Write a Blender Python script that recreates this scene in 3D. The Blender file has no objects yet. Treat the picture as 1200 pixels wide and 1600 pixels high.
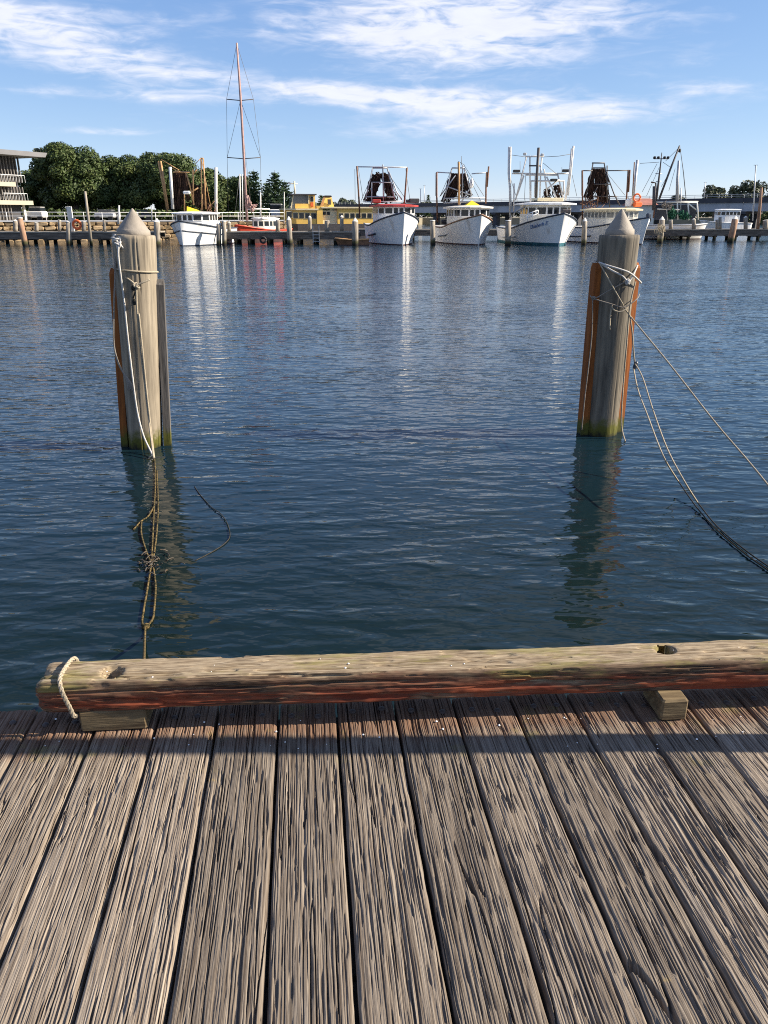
import bpy, math, random
import numpy as np
from mathutils import Vector, Matrix

R = math.radians
random.seed(7)
rng = np.random.default_rng(7)
SC = bpy.context.scene
COL = SC.collection

# ------------------------------------------------------------------ camera, sky, sun, exposure
F = 1200.0                        # focal length in photo pixels (photo is 1200 x 1600)
HORIZON = 338.0
PITCH = math.atan((800 - HORIZON) / F)
CAM_H = 2.6                       # camera above the water
DECK_Z = 1.05                     # wharf deck above the water
SUN_AZ, SUN_EL = 89.5, 30.0       # bearing clockwise from the view direction, elevation

cam_data = bpy.data.cameras.new('camera')
cam = bpy.data.objects.new('camera', cam_data)
COL.objects.link(cam)
cam_data.sensor_fit = 'HORIZONTAL'
cam_data.sensor_width = 36.0
cam_data.lens = 36.0 * F / 1200.0
cam_data.clip_start = 0.05
cam_data.clip_end = 6000
cam.location = (0, 0, CAM_H)
cam.rotation_euler = (R(90) - PITCH, 0, 0)
SC.camera = cam

world = bpy.data.worlds.new('World')
SC.world = world
world.use_nodes = True
world.cycles.sampling_method = 'MANUAL'
world.cycles.sample_map_resolution = 512
SUN_STRENGTH, SKY_STRENGTH = 5.0, 0.0618

sun_data = bpy.data.lights.new('sun', 'SUN')
sun_data.energy = SUN_STRENGTH
sun_data.angle = R(0.53)
sun_data.color = (1.0, 0.89, 0.74)
sun = bpy.data.objects.new('sun', sun_data)
COL.objects.link(sun)
sdir = Vector((math.sin(R(SUN_AZ)) * math.cos(R(SUN_EL)), math.cos(R(SUN_AZ)) * math.cos(R(SUN_EL)), math.sin(R(SUN_EL))))
sun.rotation_euler = sdir.to_track_quat('Z', 'Y').to_euler()
sun.location = (30, 0, 40)

SC.view_settings.view_transform = 'Standard'
SC.view_settings.look = 'None'
SC.view_settings.exposure = 1.2
SC.view_settings.gamma = 1.0
SC.view_settings.use_curve_mapping = False
SC.cycles.max_bounces = 6
SC.cycles.diffuse_bounces = 3
SC.cycles.glossy_bounces = 3
SC.cycles.transparent_max_bounces = 6
SC.cycles.sample_clamp_indirect = 4.0
SC.cycles.caustics_reflective = True
SC.cycles.blur_glossy = 2.0
SC.cycles.caustics_refractive = False
SC.cycles.pixel_filter_type = 'BLACKMAN_HARRIS'
SC.cycles.filter_width = 1.05
SC.cycles.use_denoising = False       # keeps the fine timber grain
SC.cycles.use_adaptive_sampling = False


# ------------------------------------------------------------------ node helper
class NT:
    def __init__(self, tree):
        self.t = tree
        self.n = tree.nodes
        self.l = tree.links

    def add(self, typ, **kw):
        nd = self.n.new(typ)
        for k, v in kw.items():
            setattr(nd, k, v)
        return nd

    def put(self, sock, v):
        if hasattr(v, 'node'):
            self.l.new(v, sock)
        elif isinstance(v, (tuple, list)) and sock.type == 'RGBA' and len(v) == 3:
            sock.default_value = (*v, 1)
        else:
            sock.default_value = v

    def math(self, op, a, b=None, c=None, clamp=False):
        nd = self.add('ShaderNodeMath', operation=op, use_clamp=clamp)
        self.put(nd.inputs[0], a)
        if b is not None:
            self.put(nd.inputs[1], b)
        if c is not None:
            self.put(nd.inputs[2], c)
        return nd.outputs[0]

    def noise(self, vec, scale, detail=4, rough=0.55, dist=0.0, dim='3D'):
        nd = self.add('ShaderNodeTexNoise', noise_dimensions=dim)
        self.l.new(vec, nd.inputs['Vector'])
        nd.inputs['Scale'].default_value = scale
        nd.inputs['Detail'].default_value = detail
        nd.inputs['Roughness'].default_value = rough
        nd.inputs['Distortion'].default_value = dist
        return nd.outputs[0]

    def mapping(self, vec, loc=(0, 0, 0), rot=(0, 0, 0), scale=(1, 1, 1)):
        nd = self.add('ShaderNodeMapping')
        self.l.new(vec, nd.inputs[0])
        nd.inputs[1].default_value = loc
        nd.inputs[2].default_value = rot
        nd.inputs[3].default_value = scale
        return nd.outputs[0]

    def ramp(self, fac, stops, interp='LINEAR'):
        nd = self.add('ShaderNodeValToRGB')
        cr = nd.color_ramp
        cr.interpolation = interp
        while len(cr.elements) < len(stops):
            cr.elements.new(0.5)
        for e, (p, c) in zip(cr.elements, stops):
            e.position = p
            if isinstance(c, (int, float)):
                c = (c, c, c)
            e.color = (*c, 1)
        self.l.new(fac, nd.inputs[0])
        return nd.outputs[0]

    def mix(self, fac, a, b, blend='MIX'):
        nd = self.add('ShaderNodeMix', data_type='RGBA', blend_type=blend)
        self.put(nd.inputs[0], fac)
        self.put(nd.inputs[6], a)
        self.put(nd.inputs[7], b)
        return nd.outputs[2]

    def smooth(self, v, lo, hi):
        nd = self.add('ShaderNodeMapRange', interpolation_type='SMOOTHSTEP')
        self.put(nd.inputs[0], v)
        nd.inputs[1].default_value = lo
        nd.inputs[2].default_value = hi
        return nd.outputs[0]


# ------------------------------------------------------------------ sky with streaky clouds (world shader, by direction)
def build_world():
    nt = NT(world.node_tree)
    nt.n.clear()
    out = nt.add('ShaderNodeOutputWorld')
    bg = nt.add('ShaderNodeBackground')
    nt.l.new(bg.outputs[0], out.inputs[0])
    bg.inputs[1].default_value = SKY_STRENGTH
    sky = nt.add('ShaderNodeTexSky', sky_type='NISHITA')
    sky.sun_disc = False
    sky.sun_elevation = R(SUN_EL)
    sky.sun_rotation = R(SUN_AZ)
    sky.altitude = 0
    sky.air_density = 0.7
    sky.dust_density = 0.0
    sky.ozone_density = 3.0
    tc = nt.add('ShaderNodeTexCoord')
    d = tc.outputs['Generated']
    sep = nt.add('ShaderNodeSeparateXYZ')
    nt.l.new(d, sep.inputs[0])
    az = nt.math('ARCTAN2', sep.outputs[0], sep.outputs[1])
    el = nt.math('ARCSINE', sep.outputs[2])
    comb = nt.add('ShaderNodeCombineXYZ')
    nt.l.new(az, comb.inputs[0])
    nt.l.new(el, comb.inputs[1])
    ang = comb.outputs[0]
    # streaks: noise stretched along the horizon, a little tilted
    wob = nt.noise(nt.mapping(ang, scale=(5, 14, 1)), 1.0, 3)
    st1 = nt.noise(nt.mapping(ang, loc=(3.1, 1.7, 0), rot=(0, 0, R(6)), scale=(9, 55, 1)), 1.0, 7, 0.58, 0.9)
    st2 = nt.noise(nt.mapping(ang, loc=(8.2, 4.4, 0), rot=(0, 0, R(-14)), scale=(22, 80, 1)), 1.0, 6, 0.56, 1.2)
    tex = nt.math('ADD', nt.math('MULTIPLY', st1, 0.62), nt.math('MULTIPLY', st2, 0.38))

    def ae(u, v):
        a, b = (u - 600) / F, (800 - v) / F
        y = math.cos(PITCH) + b * math.sin(PITCH)
        z = -math.sin(PITCH) + b * math.cos(PITCH)
        return math.atan2(a, y), math.atan2(z, math.hypot(a, y))
    # cloud banks of the photographed sky: centre, half size, tilt, weight (in angles on the dome)
    banks = [(760, 26, 280, 74, 0, 1.35), (650, 70, 160, 45, -10, 0.6), (90, 66, 190, 44, -9, 1.15), (320, 112, 110, 17, -4, 0.4), (700, 160, 310, 22, -3, 1.4),
             (500, 142, 110, 11, -3, 0.4), (760, 194, 230, 20, 3, 0.85), (150, 147, 170, 11, 0, 0.7), (165, 206, 80, 7, 0, 0.75),
             (1120, 136, 90, 14, -3, 0.75), (1070, 95, 90, 20, 10, 0.35), (430, 30, 30, 22, 0, 0.3), (330, 190, 200, 18, 0, 0.28), (60, 20, 300, 30, 0, 0.5)]
    total = None
    for (u, v, hu, hv, tilt, wgt) in banks:
        a0, e0 = ae(u, v)
        a1, _ = ae(u + hu, v)
        _, e1 = ae(u, v - hv)
        sa, se = max(a1 - a0, 1e-3), max(e1 - e0, 1e-3)
        da = nt.math('SUBTRACT', az, a0)
        de = nt.math('SUBTRACT', nt.math('SUBTRACT', el, e0), nt.math('MULTIPLY', da, math.tan(R(tilt))))
        q = nt.math('ADD', nt.math('POWER', nt.math('ABSOLUTE', nt.math('DIVIDE', da, sa)), 2.0),
                    nt.math('POWER', nt.math('ABSOLUTE', nt.math('DIVIDE', de, se)), 2.0))
        g = nt.math('MULTIPLY', nt.math('EXPONENT', nt.math('MULTIPLY', q, -0.9)), wgt)
        total = g if total is None else nt.math('ADD', total, g)
    # the same kind of streaks over the rest of the dome
    q = nt.add('ShaderNodeVectorMath', operation='DIVIDE')
    nt.l.new(d, q.inputs[0])
    den = nt.math('ADD', nt.math('MAXIMUM', sep.outputs[2], 0.0), 0.14)
    cden = nt.add('ShaderNodeCombineXYZ')
    for i in range(3):
        nt.l.new(den, cden.inputs[i])
    nt.l.new(cden.outputs[0], q.inputs[1])
    far = nt.noise(nt.mapping(q.outputs[0], rot=(0, 0, R(15)), scale=(0.55, 1.5, 0.0)), 1.0, 8, 0.6, 0.5)
    infront = nt.math('MULTIPLY', nt.smooth(nt.math('ABSOLUTE', az), 0.75, 0.45), nt.smooth(el, 0.42, 0.26))
    high = nt.math('MULTIPLY', nt.math('SUBTRACT', 1.0, infront), nt.math('MULTIPLY', nt.smooth(far, 0.44, 0.7), 0.75))
    low = nt.smooth(nt.math('ADD', nt.math('MULTIPLY', total, 0.62), nt.math('MULTIPLY', nt.math('SUBTRACT', tex, 0.5), nt.math('ADD', nt.math('MULTIPLY', total, 2.2), 0.45))), 0.12, 1.0)
    cov = nt.math('MINIMUM', nt.math('ADD', nt.math('MULTIPLY', low, 0.9), high), 0.88)
    cov = nt.math('MULTIPLY', cov, nt.smooth(sep.outputs[2], -0.01, 0.03))
    shade = nt.math('ADD', nt.math('MULTIPLY', st2, 1.4), 6.1)
    cc = nt.add('ShaderNodeCombineColor')
    nt.put(cc.inputs[0], nt.math('MULTIPLY', shade, 1.0))
    nt.put(cc.inputs[1], nt.math('MULTIPLY', shade, 1.02))
    nt.put(cc.inputs[2], nt.math('MULTIPLY', shade, 1.14))
    # camera-like grading of the clear sky: softer gradient, bluer horizon
    sc_ = nt.add('ShaderNodeSeparateColor')
    nt.l.new(sky.outputs[0], sc_.inputs[0])
    gc = nt.add('ShaderNodeCombineColor')
    for i, (g_, k_) in enumerate(((0.80, 1.387), (0.66, 1.736), (0.42, 3.06))):
        nt.l.new(nt.math('MULTIPLY', nt.math('POWER', nt.math('MAXIMUM', sc_.outputs[i], 0.0), g_), k_), gc.inputs[i])
    nt.l.new(nt.mix(cov, gc.outputs[0], cc.outputs[0]), bg.inputs[0])


build_world()


# ------------------------------------------------------------------ photo pixel + forward distance -> point in the place
SP, CP = math.sin(PITCH), math.cos(PITCH)


def P(u, v, Y):
    a, b = (u - 600) / F, (800 - v) / F
    t = Y / (CP + b * SP)
    return Vector((a * t, Y, CAM_H + t * (-SP + b * CP)))


def PZ(u, v, z=0.0):
    a, b = (u - 600) / F, (800 - v) / F
    t = (z - CAM_H) / (-SP + b * CP)
    return Vector((a * t, t * (CP + b * SP), z))


def XU(u, Y, z=1.0):
    """world X of photo column u at distance Y and height z"""
    return (u - 600) / F * (Y * CP - (z - CAM_H) * SP)


def ZV(v, Y):
    return P(600, v, Y).z


# ------------------------------------------------------------------ numpy value noise
def _hash(ix, iy, iz, seed):
    h = (ix.astype(np.int64) * 374761393 + iy.astype(np.int64) * 668265263 + iz.astype(np.int64) * 2147483647 + seed * 974634541) & 0xffffffff
    h = ((h ^ (h >> 13)) * 1274126177) & 0xffffffff
    h = ((h ^ (h >> 16)) * 2246822519) & 0xffffffff
    return ((h ^ (h >> 15)) & 0xffffff) / float(0xffffff)


def vnoise(x, y, seed=0):
    x = np.asarray(x, float)
    y = np.asarray(y, float)
    ix, iy = np.floor(x), np.floor(y)
    fx, fy = x - ix, y - iy
    fx = fx * fx * (3 - 2 * fx)
    fy = fy * fy * (3 - 2 * fy)
    z = np.zeros_like(ix)
    a = _hash(ix, iy, z, seed)
    b = _hash(ix + 1, iy, z, seed)
    c = _hash(ix, iy + 1, z, seed)
    d = _hash(ix + 1, iy + 1, z, seed)
    return (a * (1 - fx) + b * fx) * (1 - fy) + (c * (1 - fx) + d * fx) * fy


def fbm(x, y, seed=0, oct=3, gain=0.5):
    s, amp, tot = 0, 1.0, 0
    for i in range(oct):
        s = s + amp * vnoise(x * 2 ** i, y * 2 ** i, seed + i * 17)
        tot += amp
        amp *= gain
    return s / tot


def sstep(v, lo, hi):
    t = np.clip((v - lo) / (hi - lo), 0, 1)
    return t * t * (3 - 2 * t)


# ------------------------------------------------------------------ objects
def link(o, parent=None):
    COL.objects.link(o)
    if parent is not None:
        o.parent = parent
    return o


def mesh_from(name, verts, faces, mat=None, parent=None, smooth=False):
    me = bpy.data.meshes.new(name)
    me.from_pydata([tuple(v) for v in verts], [], faces)
    me.update()
    if mat is not None:
        me.materials.append(mat)
    if smooth:
        me.polygons.foreach_set('use_smooth', [True] * len(me.polygons))
    return link(bpy.data.objects.new(name, me), parent)


def grid_mesh(name, V, nu, nv, mat=None, parent=None, smooth=True, wrap=False):
    """V (nu*nv,3) with index i*nv+j; wrap closes j"""
    i, j = np.meshgrid(np.arange(nu - 1), np.arange(nv if wrap else nv - 1), indexing='ij')
    j2 = (j + 1) % nv
    Fq = np.stack([i * nv + j, (i + 1) * nv + j, (i + 1) * nv + j2, i * nv + j2], -1).reshape(-1, 4)
    me = bpy.data.meshes.new(name)
    me.vertices.add(len(V))
    me.vertices.foreach_set('co', np.asarray(V, np.float32).ravel())
    me.loops.add(Fq.size)
    me.loops.foreach_set('vertex_index', Fq.astype(np.int32).ravel())
    me.polygons.add(len(Fq))
    me.polygons.foreach_set('loop_start', np.arange(0, Fq.size, 4, dtype=np.int32))
    if smooth:
        me.polygons.foreach_set('use_smooth', np.ones(len(Fq), bool))
    me.update(calc_edges=True)
    me.validate()
    if mat is not None:
        me.materials.append(mat)
    return link(bpy.data.objects.new(name, me), parent)


def quads_mesh(name, Q, mat=None, parent=None):
    """Q (n,4,3) loose quads"""
    n = len(Q)
    me = bpy.data.meshes.new(name)
    me.vertices.add(n * 4)
    me.vertices.foreach_set('co', np.asarray(Q, np.float32).ravel())
    me.loops.add(n * 4)
    me.loops.foreach_set('vertex_index', np.arange(n * 4, dtype=np.int32))
    me.polygons.add(n)
    me.polygons.foreach_set('loop_start', np.arange(0, n * 4, 4, dtype=np.int32))
    me.update(calc_edges=True)
    if mat is not None:
        me.materials.append(mat)
    return link(bpy.data.objects.new(name, me), parent)


class MB:
    """collects shapes of ONE part"""
    def __init__(self):
        self.v = []
        self.f = []
        self.sm = []

    def add(self, vs, fs, smooth=False):
        b = len(self.v)
        self.v += [tuple(p) for p in vs]
        self.f += [tuple(i + b for i in q) for q in fs]
        self.sm += [smooth] * len(fs)
        return self

    def box(self, c, s, rz=0.0, M=None, bev=0.0):
        x, y, z = s[0] / 2, s[1] / 2, s[2] / 2
        if bev <= 0:
            vs = [Vector((a * x, b * y, g * z)) for g in (-1, 1) for (a, b) in ((-1, -1), (1, -1), (1, 1), (-1, 1))]
            fs = [(3, 2, 1, 0), (4, 5, 6, 7), (0, 1, 5, 4), (1, 2, 6, 5), (2, 3, 7, 6), (3, 0, 4, 7)]
        else:
            e = min(bev, x * .9, y * .9, z * .9)
            ring = [(-x + e, -y), (x - e, -y), (x, -y + e), (x, y - e), (x - e, y), (-x + e, y), (-x, y - e), (-x, -y + e)]
            ring2 = [(a * (x - e) / x, b * (y - e) / y) for a, b in ring]
            vs = [Vector((a, b, zz)) for zz, rg in ((-z, ring2), (-z + e, ring), (z - e, ring), (z, ring2)) for a, b in rg]
            fs = [tuple(range(7, -1, -1)), tuple(range(24, 32))]
            for k in range(3):
                for i in range(8):
                    j = (i + 1) % 8
                    fs.append((k * 8 + i, k * 8 + j, k * 8 + 8 + j, k * 8 + 8 + i))
        if M is None:
            M = Matrix.Translation(Vector(c)) @ Matrix.Rotation(rz, 4, 'Z')
        return self.add([M @ v for v in vs], fs)

    def bar(self, p, q, w, h=None, up=(0, 0, 1)):
        """square bar from p to q"""
        p, q = Vector(p), Vector(q)
        h = h or w
        d = q - p
        L = d.length
        if L < 1e-6:
            return self
        d.normalize()
        u = Vector(up)
        if abs(d.dot(u)) > 0.98:
            u = Vector((0, 1, 0))
        s = d.cross(u).normalized()
        t = s.cross(d).normalized()
        M = Matrix((( s.x, d.x, t.x, (p.x + q.x) / 2), (s.y, d.y, t.y, (p.y + q.y) / 2), (s.z, d.z, t.z, (p.z + q.z) / 2), (0, 0, 0, 1)))
        return self.box(None, (w, L, h), M=M)

    def tube(self, pts, r, n=6, cap=True, smooth=True):
        pts = [Vector(p) for p in pts]
        m = len(pts)
        rr = list(r) if isinstance(r, (list, tuple)) else [r] * m
        vs, fs = [], []
        prev = None
        for i, p in enumerate(pts):
            d = (pts[min(i + 1, m - 1)] - pts[max(i - 1, 0)])
            if d.length < 1e-9:
                d = Vector((0, 0, 1))
            d.normalize()
            if prev is None:
                s = d.cross(Vector((0, 0, 1)))
                if s.length < 1e-3:
                    s = d.cross(Vector((0, 1, 0)))
            else:
                s = prev - d * prev.dot(d)
            s.normalize()
            prev = s
            t = d.cross(s)
            for k in range(n):
                a = 2 * math.pi * k / n
                vs.append(p + (s * math.cos(a) + t * math.sin(a)) * rr[i])
        for i in range(m - 1):
            for k in range(n):
                k2 = (k + 1) % n
                fs.append((i * n + k, i * n + k2, (i + 1) * n + k2, (i + 1) * n + k))
        self.add(vs, fs, smooth)
        if cap:
            b = len(self.v) - len(vs)
            self.f += [tuple(b + k for k in range(n - 1, -1, -1)), tuple(b + (m - 1) * n + k for k in range(n))]
            self.sm += [False, False]
        return self

    def lathe(self, prof, n=24, c=(0, 0, 0), smooth=True, capb=True, capt=True):
        vs, fs = [], []
        for (r, z) in prof:
            for k in range(n):
                a = 2 * math.pi * k / n
                vs.append((c[0] + r * math.cos(a), c[1] + r * math.sin(a), c[2] + z))
        for i in range(len(prof) - 1):
            for k in range(n):
                k2 = (k + 1) % n
                fs.append((i * n + k, i * n + k2, (i + 1) * n + k2, (i + 1) * n + k))
        self.add(vs, fs, smooth)
        b = len(self.v) - len(vs)
        if capb:
            self.f.append(tuple(b + k for k in range(n - 1, -1, -1)))
            self.sm.append(False)
        if capt:
            self.f.append(tuple(b + (len(prof) - 1) * n + k for k in range(n)))
            self.sm.append(False)
        return self

    def prism(self, poly, z0, z1):
        """vertical prism on an xy polygon (counter-clockwise)"""
        n = len(poly)
        vs = [(x, y, z0) for x, y in poly] + [(x, y, z1) for x, y in poly]
        fs = [tuple(range(n - 1, -1, -1)), tuple(range(n, 2 * n))] + [(i, (i + 1) % n, n + (i + 1) % n, n + i) for i in range(n)]
        return self.add(vs, fs)

    def build(self, name, mat, parent=None):
        me = bpy.data.meshes.new(name)
        me.from_pydata(self.v, [], self.f)
        me.update()
        me.materials.append(mat)
        me.polygons.foreach_set('use_smooth', self.sm)
        return link(bpy.data.objects.new(name, me), parent)


def tag(o, label=None, cat=None, group=None, kind=None):
    if label:
        o['label'] = label
    if cat:
        o['category'] = cat
    if group:
        o['group'] = group
    if kind:
        o['kind'] = kind
    return o


def thing(name, label, cat, loc=(0, 0, 0), rz=0.0, group=None):
    o = bpy.data.objects.new(name, None)
    COL.objects.link(o)
    o.location = loc
    o.rotation_euler = (0, 0, rz)
    o.empty_display_size = 0.3
    return tag(o, label, cat, group)


# ------------------------------------------------------------------ materials
def new_mat(name):
    m = bpy.data.materials.new(name)
    m.use_nodes = True
    nt = NT(m.node_tree)
    nt.n.clear()
    out = nt.add('ShaderNodeOutputMaterial')
    b = nt.add('ShaderNodeBsdfPrincipled')
    nt.l.new(b.outputs[0], out.inputs[0])
    return m, nt, b


def paint(name, col, rough=0.5, var=0.18, scale=2.0, metal=0.0, dirt=None, dirt_amt=0.35, bump=0.0, spec=0.5, vscale=(1, 1, 1)):
    """a painted or plain surface: its colour, uneven wear and grime patches"""
    m, nt, b = new_mat(name)
    tc = nt.add('ShaderNodeTexCoord').outputs['Object']
    mp = nt.mapping(tc, scale=vscale)
    n1 = nt.noise(mp, scale, 5)
    lo = tuple(c * (1 - var) for c in col)
    hi = tuple(min(1, c * (1 + var)) for c in col)
    c = nt.ramp(n1, [(0.3, lo), (0.7, hi)])
    if dirt:
        n2 = nt.noise(mp, scale * 1.6, 3, 0.5)
        c = nt.mix(nt.math('MULTIPLY', nt.smooth(n2, 0.52, 0.72), dirt_amt), c, dirt)
    nt.l.new(c, b.inputs['Base Color'])
    b.inputs['Roughness'].default_value = rough
    b.inputs['Metallic'].default_value = metal
    b.inputs['Specular IOR Level'].default_value = spec
    if bump:
        bp = nt.add('ShaderNodeBump')
        bp.inputs['Strength'].default_value = bump
        bp.inputs['Distance'].default_value = 0.02
        nt.l.new(nt.noise(mp, scale * 6, 4), bp.inputs['Height'])
        nt.l.new(bp.outputs[0], b.inputs['Normal'])
    return m


def glass_mat(name, col=(0.02, 0.025, 0.03)):
    m, nt, b = new_mat(name)
    b.inputs['Base Color'].default_value = (*col, 1)
    b.inputs['Roughness'].default_value = 0.08
    b.inputs['Specular IOR Level'].default_value = 0.3
    return m


M = {}
M['white'] = paint('white_paint', (0.78, 0.78, 0.76), 0.45, 0.05, 1.2, dirt=(0.36, 0.27, 0.18), dirt_amt=0.4, vscale=(1, 1, 0.3))
M['white2'] = paint('grey_white_paint', (0.72, 0.71, 0.68), 0.5, 0.06, 1.2, dirt=(0.34, 0.26, 0.18), dirt_amt=0.45, vscale=(1, 1, 0.3))
M['cream'] = paint('cream_paint', (0.70, 0.60, 0.38), 0.5, 0.08, 1.2, dirt=(0.35, 0.27, 0.15), dirt_amt=0.3)
M['offwhite'] = paint('off_white_paint', (0.70, 0.67, 0.58), 0.5, 0.08, 1.2, dirt=(0.35, 0.3, 0.22), dirt_amt=0.3)
M['red'] = paint('red_paint', (0.42, 0.045, 0.035), 0.45, 0.2, 1.5, dirt=(0.2, 0.06, 0.04))
M['boatred'] = paint('bright_red_paint', (0.60, 0.065, 0.03), 0.4, 0.15, 1.2)
M['navy'] = paint('navy_paint', (0.03, 0.04, 0.06), 0.45, 0.2, 1.5)
M['blue'] = paint('blue_paint', (0.05, 0.14, 0.36), 0.45, 0.2, 1.5)
M['teal'] = paint('antifouling_teal', (0.02, 0.10, 0.13), 0.6, 0.3, 1.5)
M['antired'] = paint('antifouling_dark', (0.06, 0.03, 0.03), 0.6, 0.3, 1.5)
M['yellow'] = paint('ferry_yellow_paint', (0.78, 0.49, 0.11), 0.45, 0.1, 0.8, dirt=(0.4, 0.3, 0.12), dirt_amt=0.25)
M['tarpyellow'] = paint('yellow_tarpaulin', (0.80, 0.50, 0.02), 0.6, 0.15, 2.0, bump=0.4)
M['rust'] = paint('rusty_steel', (0.16, 0.075, 0.04), 0.75, 0.45, 4.0, dirt=(0.30, 0.12, 0.04), dirt_amt=0.6, bump=0.3)
M['darksteel'] = paint('dark_steel', (0.06, 0.055, 0.055), 0.6, 0.35, 4.0, dirt=(0.16, 0.08, 0.05), dirt_amt=0.4)
M['galv'] = paint('galvanised_steel', (0.42, 0.43, 0.44), 0.5, 0.15, 5.0, metal=0.35, dirt=(0.25, 0.22, 0.2))
M['alu'] = paint('pale_spar_paint', (0.62, 0.60, 0.56), 0.5, 0.1, 4.0, dirt=(0.36, 0.26, 0.18), dirt_amt=0.45)
M['tanpole'] = paint('ochre_spar_paint', (0.42, 0.24, 0.10), 0.6, 0.25, 3.0, dirt=(0.2, 0.10, 0.05))
M['wire'] = paint('wire_rope', (0.12, 0.115, 0.11), 0.6, 0.2, 3.0)
M['net'] = paint('trawl_net', (0.038, 0.024, 0.019), 0.95, 0.5, 3.5, dirt=(0.12, 0.06, 0.038), dirt_amt=0.7, bump=1.0, spec=0.1)
M['greennet'] = paint('green_net', (0.03, 0.10, 0.06), 0.95, 0.5, 3.5, dirt=(0.02, 0.03, 0.03), bump=1.0, spec=0.1)
M['glass'] = glass_mat('dark_window_glass')
M['paleglass'] = glass_mat('pale_window_glass', (0.16, 0.17, 0.17))
M['black'] = paint('black_rubber', (0.018, 0.018, 0.02), 0.7, 0.3, 4.0)
M['deckgrey'] = paint('boat_deck', (0.30, 0.29, 0.27), 0.8, 0.2, 1.5)
M['brownwood'] = paint('varnished_timber', (0.20, 0.10, 0.05), 0.5, 0.3, 3.0)
M['concrete'] = paint('bridge_concrete', (0.40, 0.41, 0.43), 0.85, 0.15, 0.25, dirt=(0.12, 0.12, 0.12))
M['concretedk'] = paint('dark_parapet', (0.055, 0.055, 0.065), 0.85, 0.2, 0.3)
M['terracotta'] = paint('terracotta_roof', (0.33, 0.13, 0.09), 0.85, 0.25, 1.0)
M['cladding'] = paint('building_cladding', (0.36, 0.33, 0.25), 0.7, 0.08, 0.6)
M['louvre'] = paint('timber_louvre', (0.17, 0.155, 0.14), 0.8, 0.25, 1.2)
M['darkroom'] = paint('shadowed_room', (0.05, 0.05, 0.055), 0.8, 0.2, 1.0)
M['orange'] = paint('orange_plastic', (0.75, 0.14, 0.03), 0.5, 0.15, 3.0)
M['skin_sail'] = paint('faded_sail_cover', (0.42, 0.27, 0.24), 0.9, 0.2, 2.0, bump=0.5)


def wood_mat(name, light, dark, stretch=(1, 1, 14), scale=6.0, moss=None, rough=0.85, bump=0.6, dist=0.012):
    """weathered timber, grain along local z (or by stretch)"""
    m, nt, b = new_mat(name)
    tc = nt.add('ShaderNodeTexCoord').outputs['Object']
    inv = tuple(1.0 / s for s in stretch)
    mp = nt.mapping(tc, scale=inv)
    g = nt.noise(mp, scale * 6, 6, 0.6)
    g2 = nt.noise(mp, scale, 4)
    c = nt.ramp(g, [(0.3, dark), (0.62, light)])
    c = nt.mix(nt.smooth(g2, 0.5, 0.8), c, tuple(0.75 * a + 0.25 * bb for a, bb in zip(dark, light)))
    if moss is not None:
        sep = nt.add('ShaderNodeSeparateXYZ')
        nt.l.new(nt.add('ShaderNodeNewGeometry').outputs['Position'], sep.inputs[0])
        zz = nt.math('ADD', sep.outputs[2], nt.math('MULTIPLY', nt.math('SUBTRACT', nt.noise(tc, 11, 5, 0.65), 0.5), 0.34))
        c = nt.mix(nt.smooth(zz, moss[0], moss[1]), moss[2], c)
        c = nt.mix(nt.smooth(zz, moss[3], moss[4]), moss[5], c)
    nt.l.new(c, b.inputs['Base Color'])
    b.inputs['Roughness'].default_value = rough
    b.inputs['Specular IOR Level'].default_value = 0.25
    bp = nt.add('ShaderNodeBump')
    bp.inputs['Strength'].default_value = bump
    bp.inputs['Distance'].default_value = dist
    nt.l.new(g, bp.inputs['Height'])
    nt.l.new(bp.outputs[0], b.inputs['Normal'])
    return m


WEED = (0.10, 0.26, (0.085, 0.085, 0.014), -0.04, 0.10, (0.016, 0.015, 0.010))
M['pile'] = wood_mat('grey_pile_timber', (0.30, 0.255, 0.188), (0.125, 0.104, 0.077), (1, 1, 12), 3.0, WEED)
M['pileshade'] = wood_mat('dark_shaded_pile_timber', (0.19, 0.165, 0.125), (0.065, 0.057, 0.046), (1, 1, 12), 3.0, WEED)  # darker wet timber, with the pile's shaded side also put into the colour
M['pilefar'] = wood_mat('far_pile_timber', (0.34, 0.30, 0.24), (0.13, 0.11, 0.09), (1, 1, 8), 2.0, (0.3, 0.7, (0.05, 0.05, 0.02), 0.1, 0.35, (0.015, 0.013, 0.01)))
M['pilerust'] = wood_mat('red_stained_pile_timber', (0.36, 0.24, 0.16), (0.20, 0.09, 0.05), (1, 1, 8), 2.0, (0.3, 0.7, (0.05, 0.05, 0.02), 0.1, 0.35, (0.015, 0.013, 0.01)))
M['fender'] = wood_mat('orange_fender_timber', (0.30, 0.095, 0.02), (0.14, 0.042, 0.011), (1, 1, 12), 4.0, WEED)
M['fendergrey'] = wood_mat('grey_fender_timber', (0.13, 0.12, 0.11), (0.05, 0.045, 0.04), (1, 1, 12), 4.0, WEED)
M['capgrey'] = paint('pile_cap_grey', (0.235, 0.205, 0.165), 0.7, 0.2, 5.0, dirt=(0.25, 0.22, 0.18), dirt_amt=0.5, bump=0.2)
M['jetty'] = wood_mat('jetty_timber', (0.17, 0.145, 0.12), (0.06, 0.05, 0.04), (8, 1, 1), 1.5, None, 0.9, 0.4)
M['jettytop'] = wood_mat('jetty_edge_timber', (0.36, 0.32, 0.26), (0.17, 0.15, 0.12), (8, 1, 1), 1.5, None, 0.9, 0.4)
M['beamdark'] = wood_mat('bearer_timber', (0.10, 0.08, 0.06), (0.04, 0.03, 0.025), (8, 1, 1), 3.0)


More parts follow.
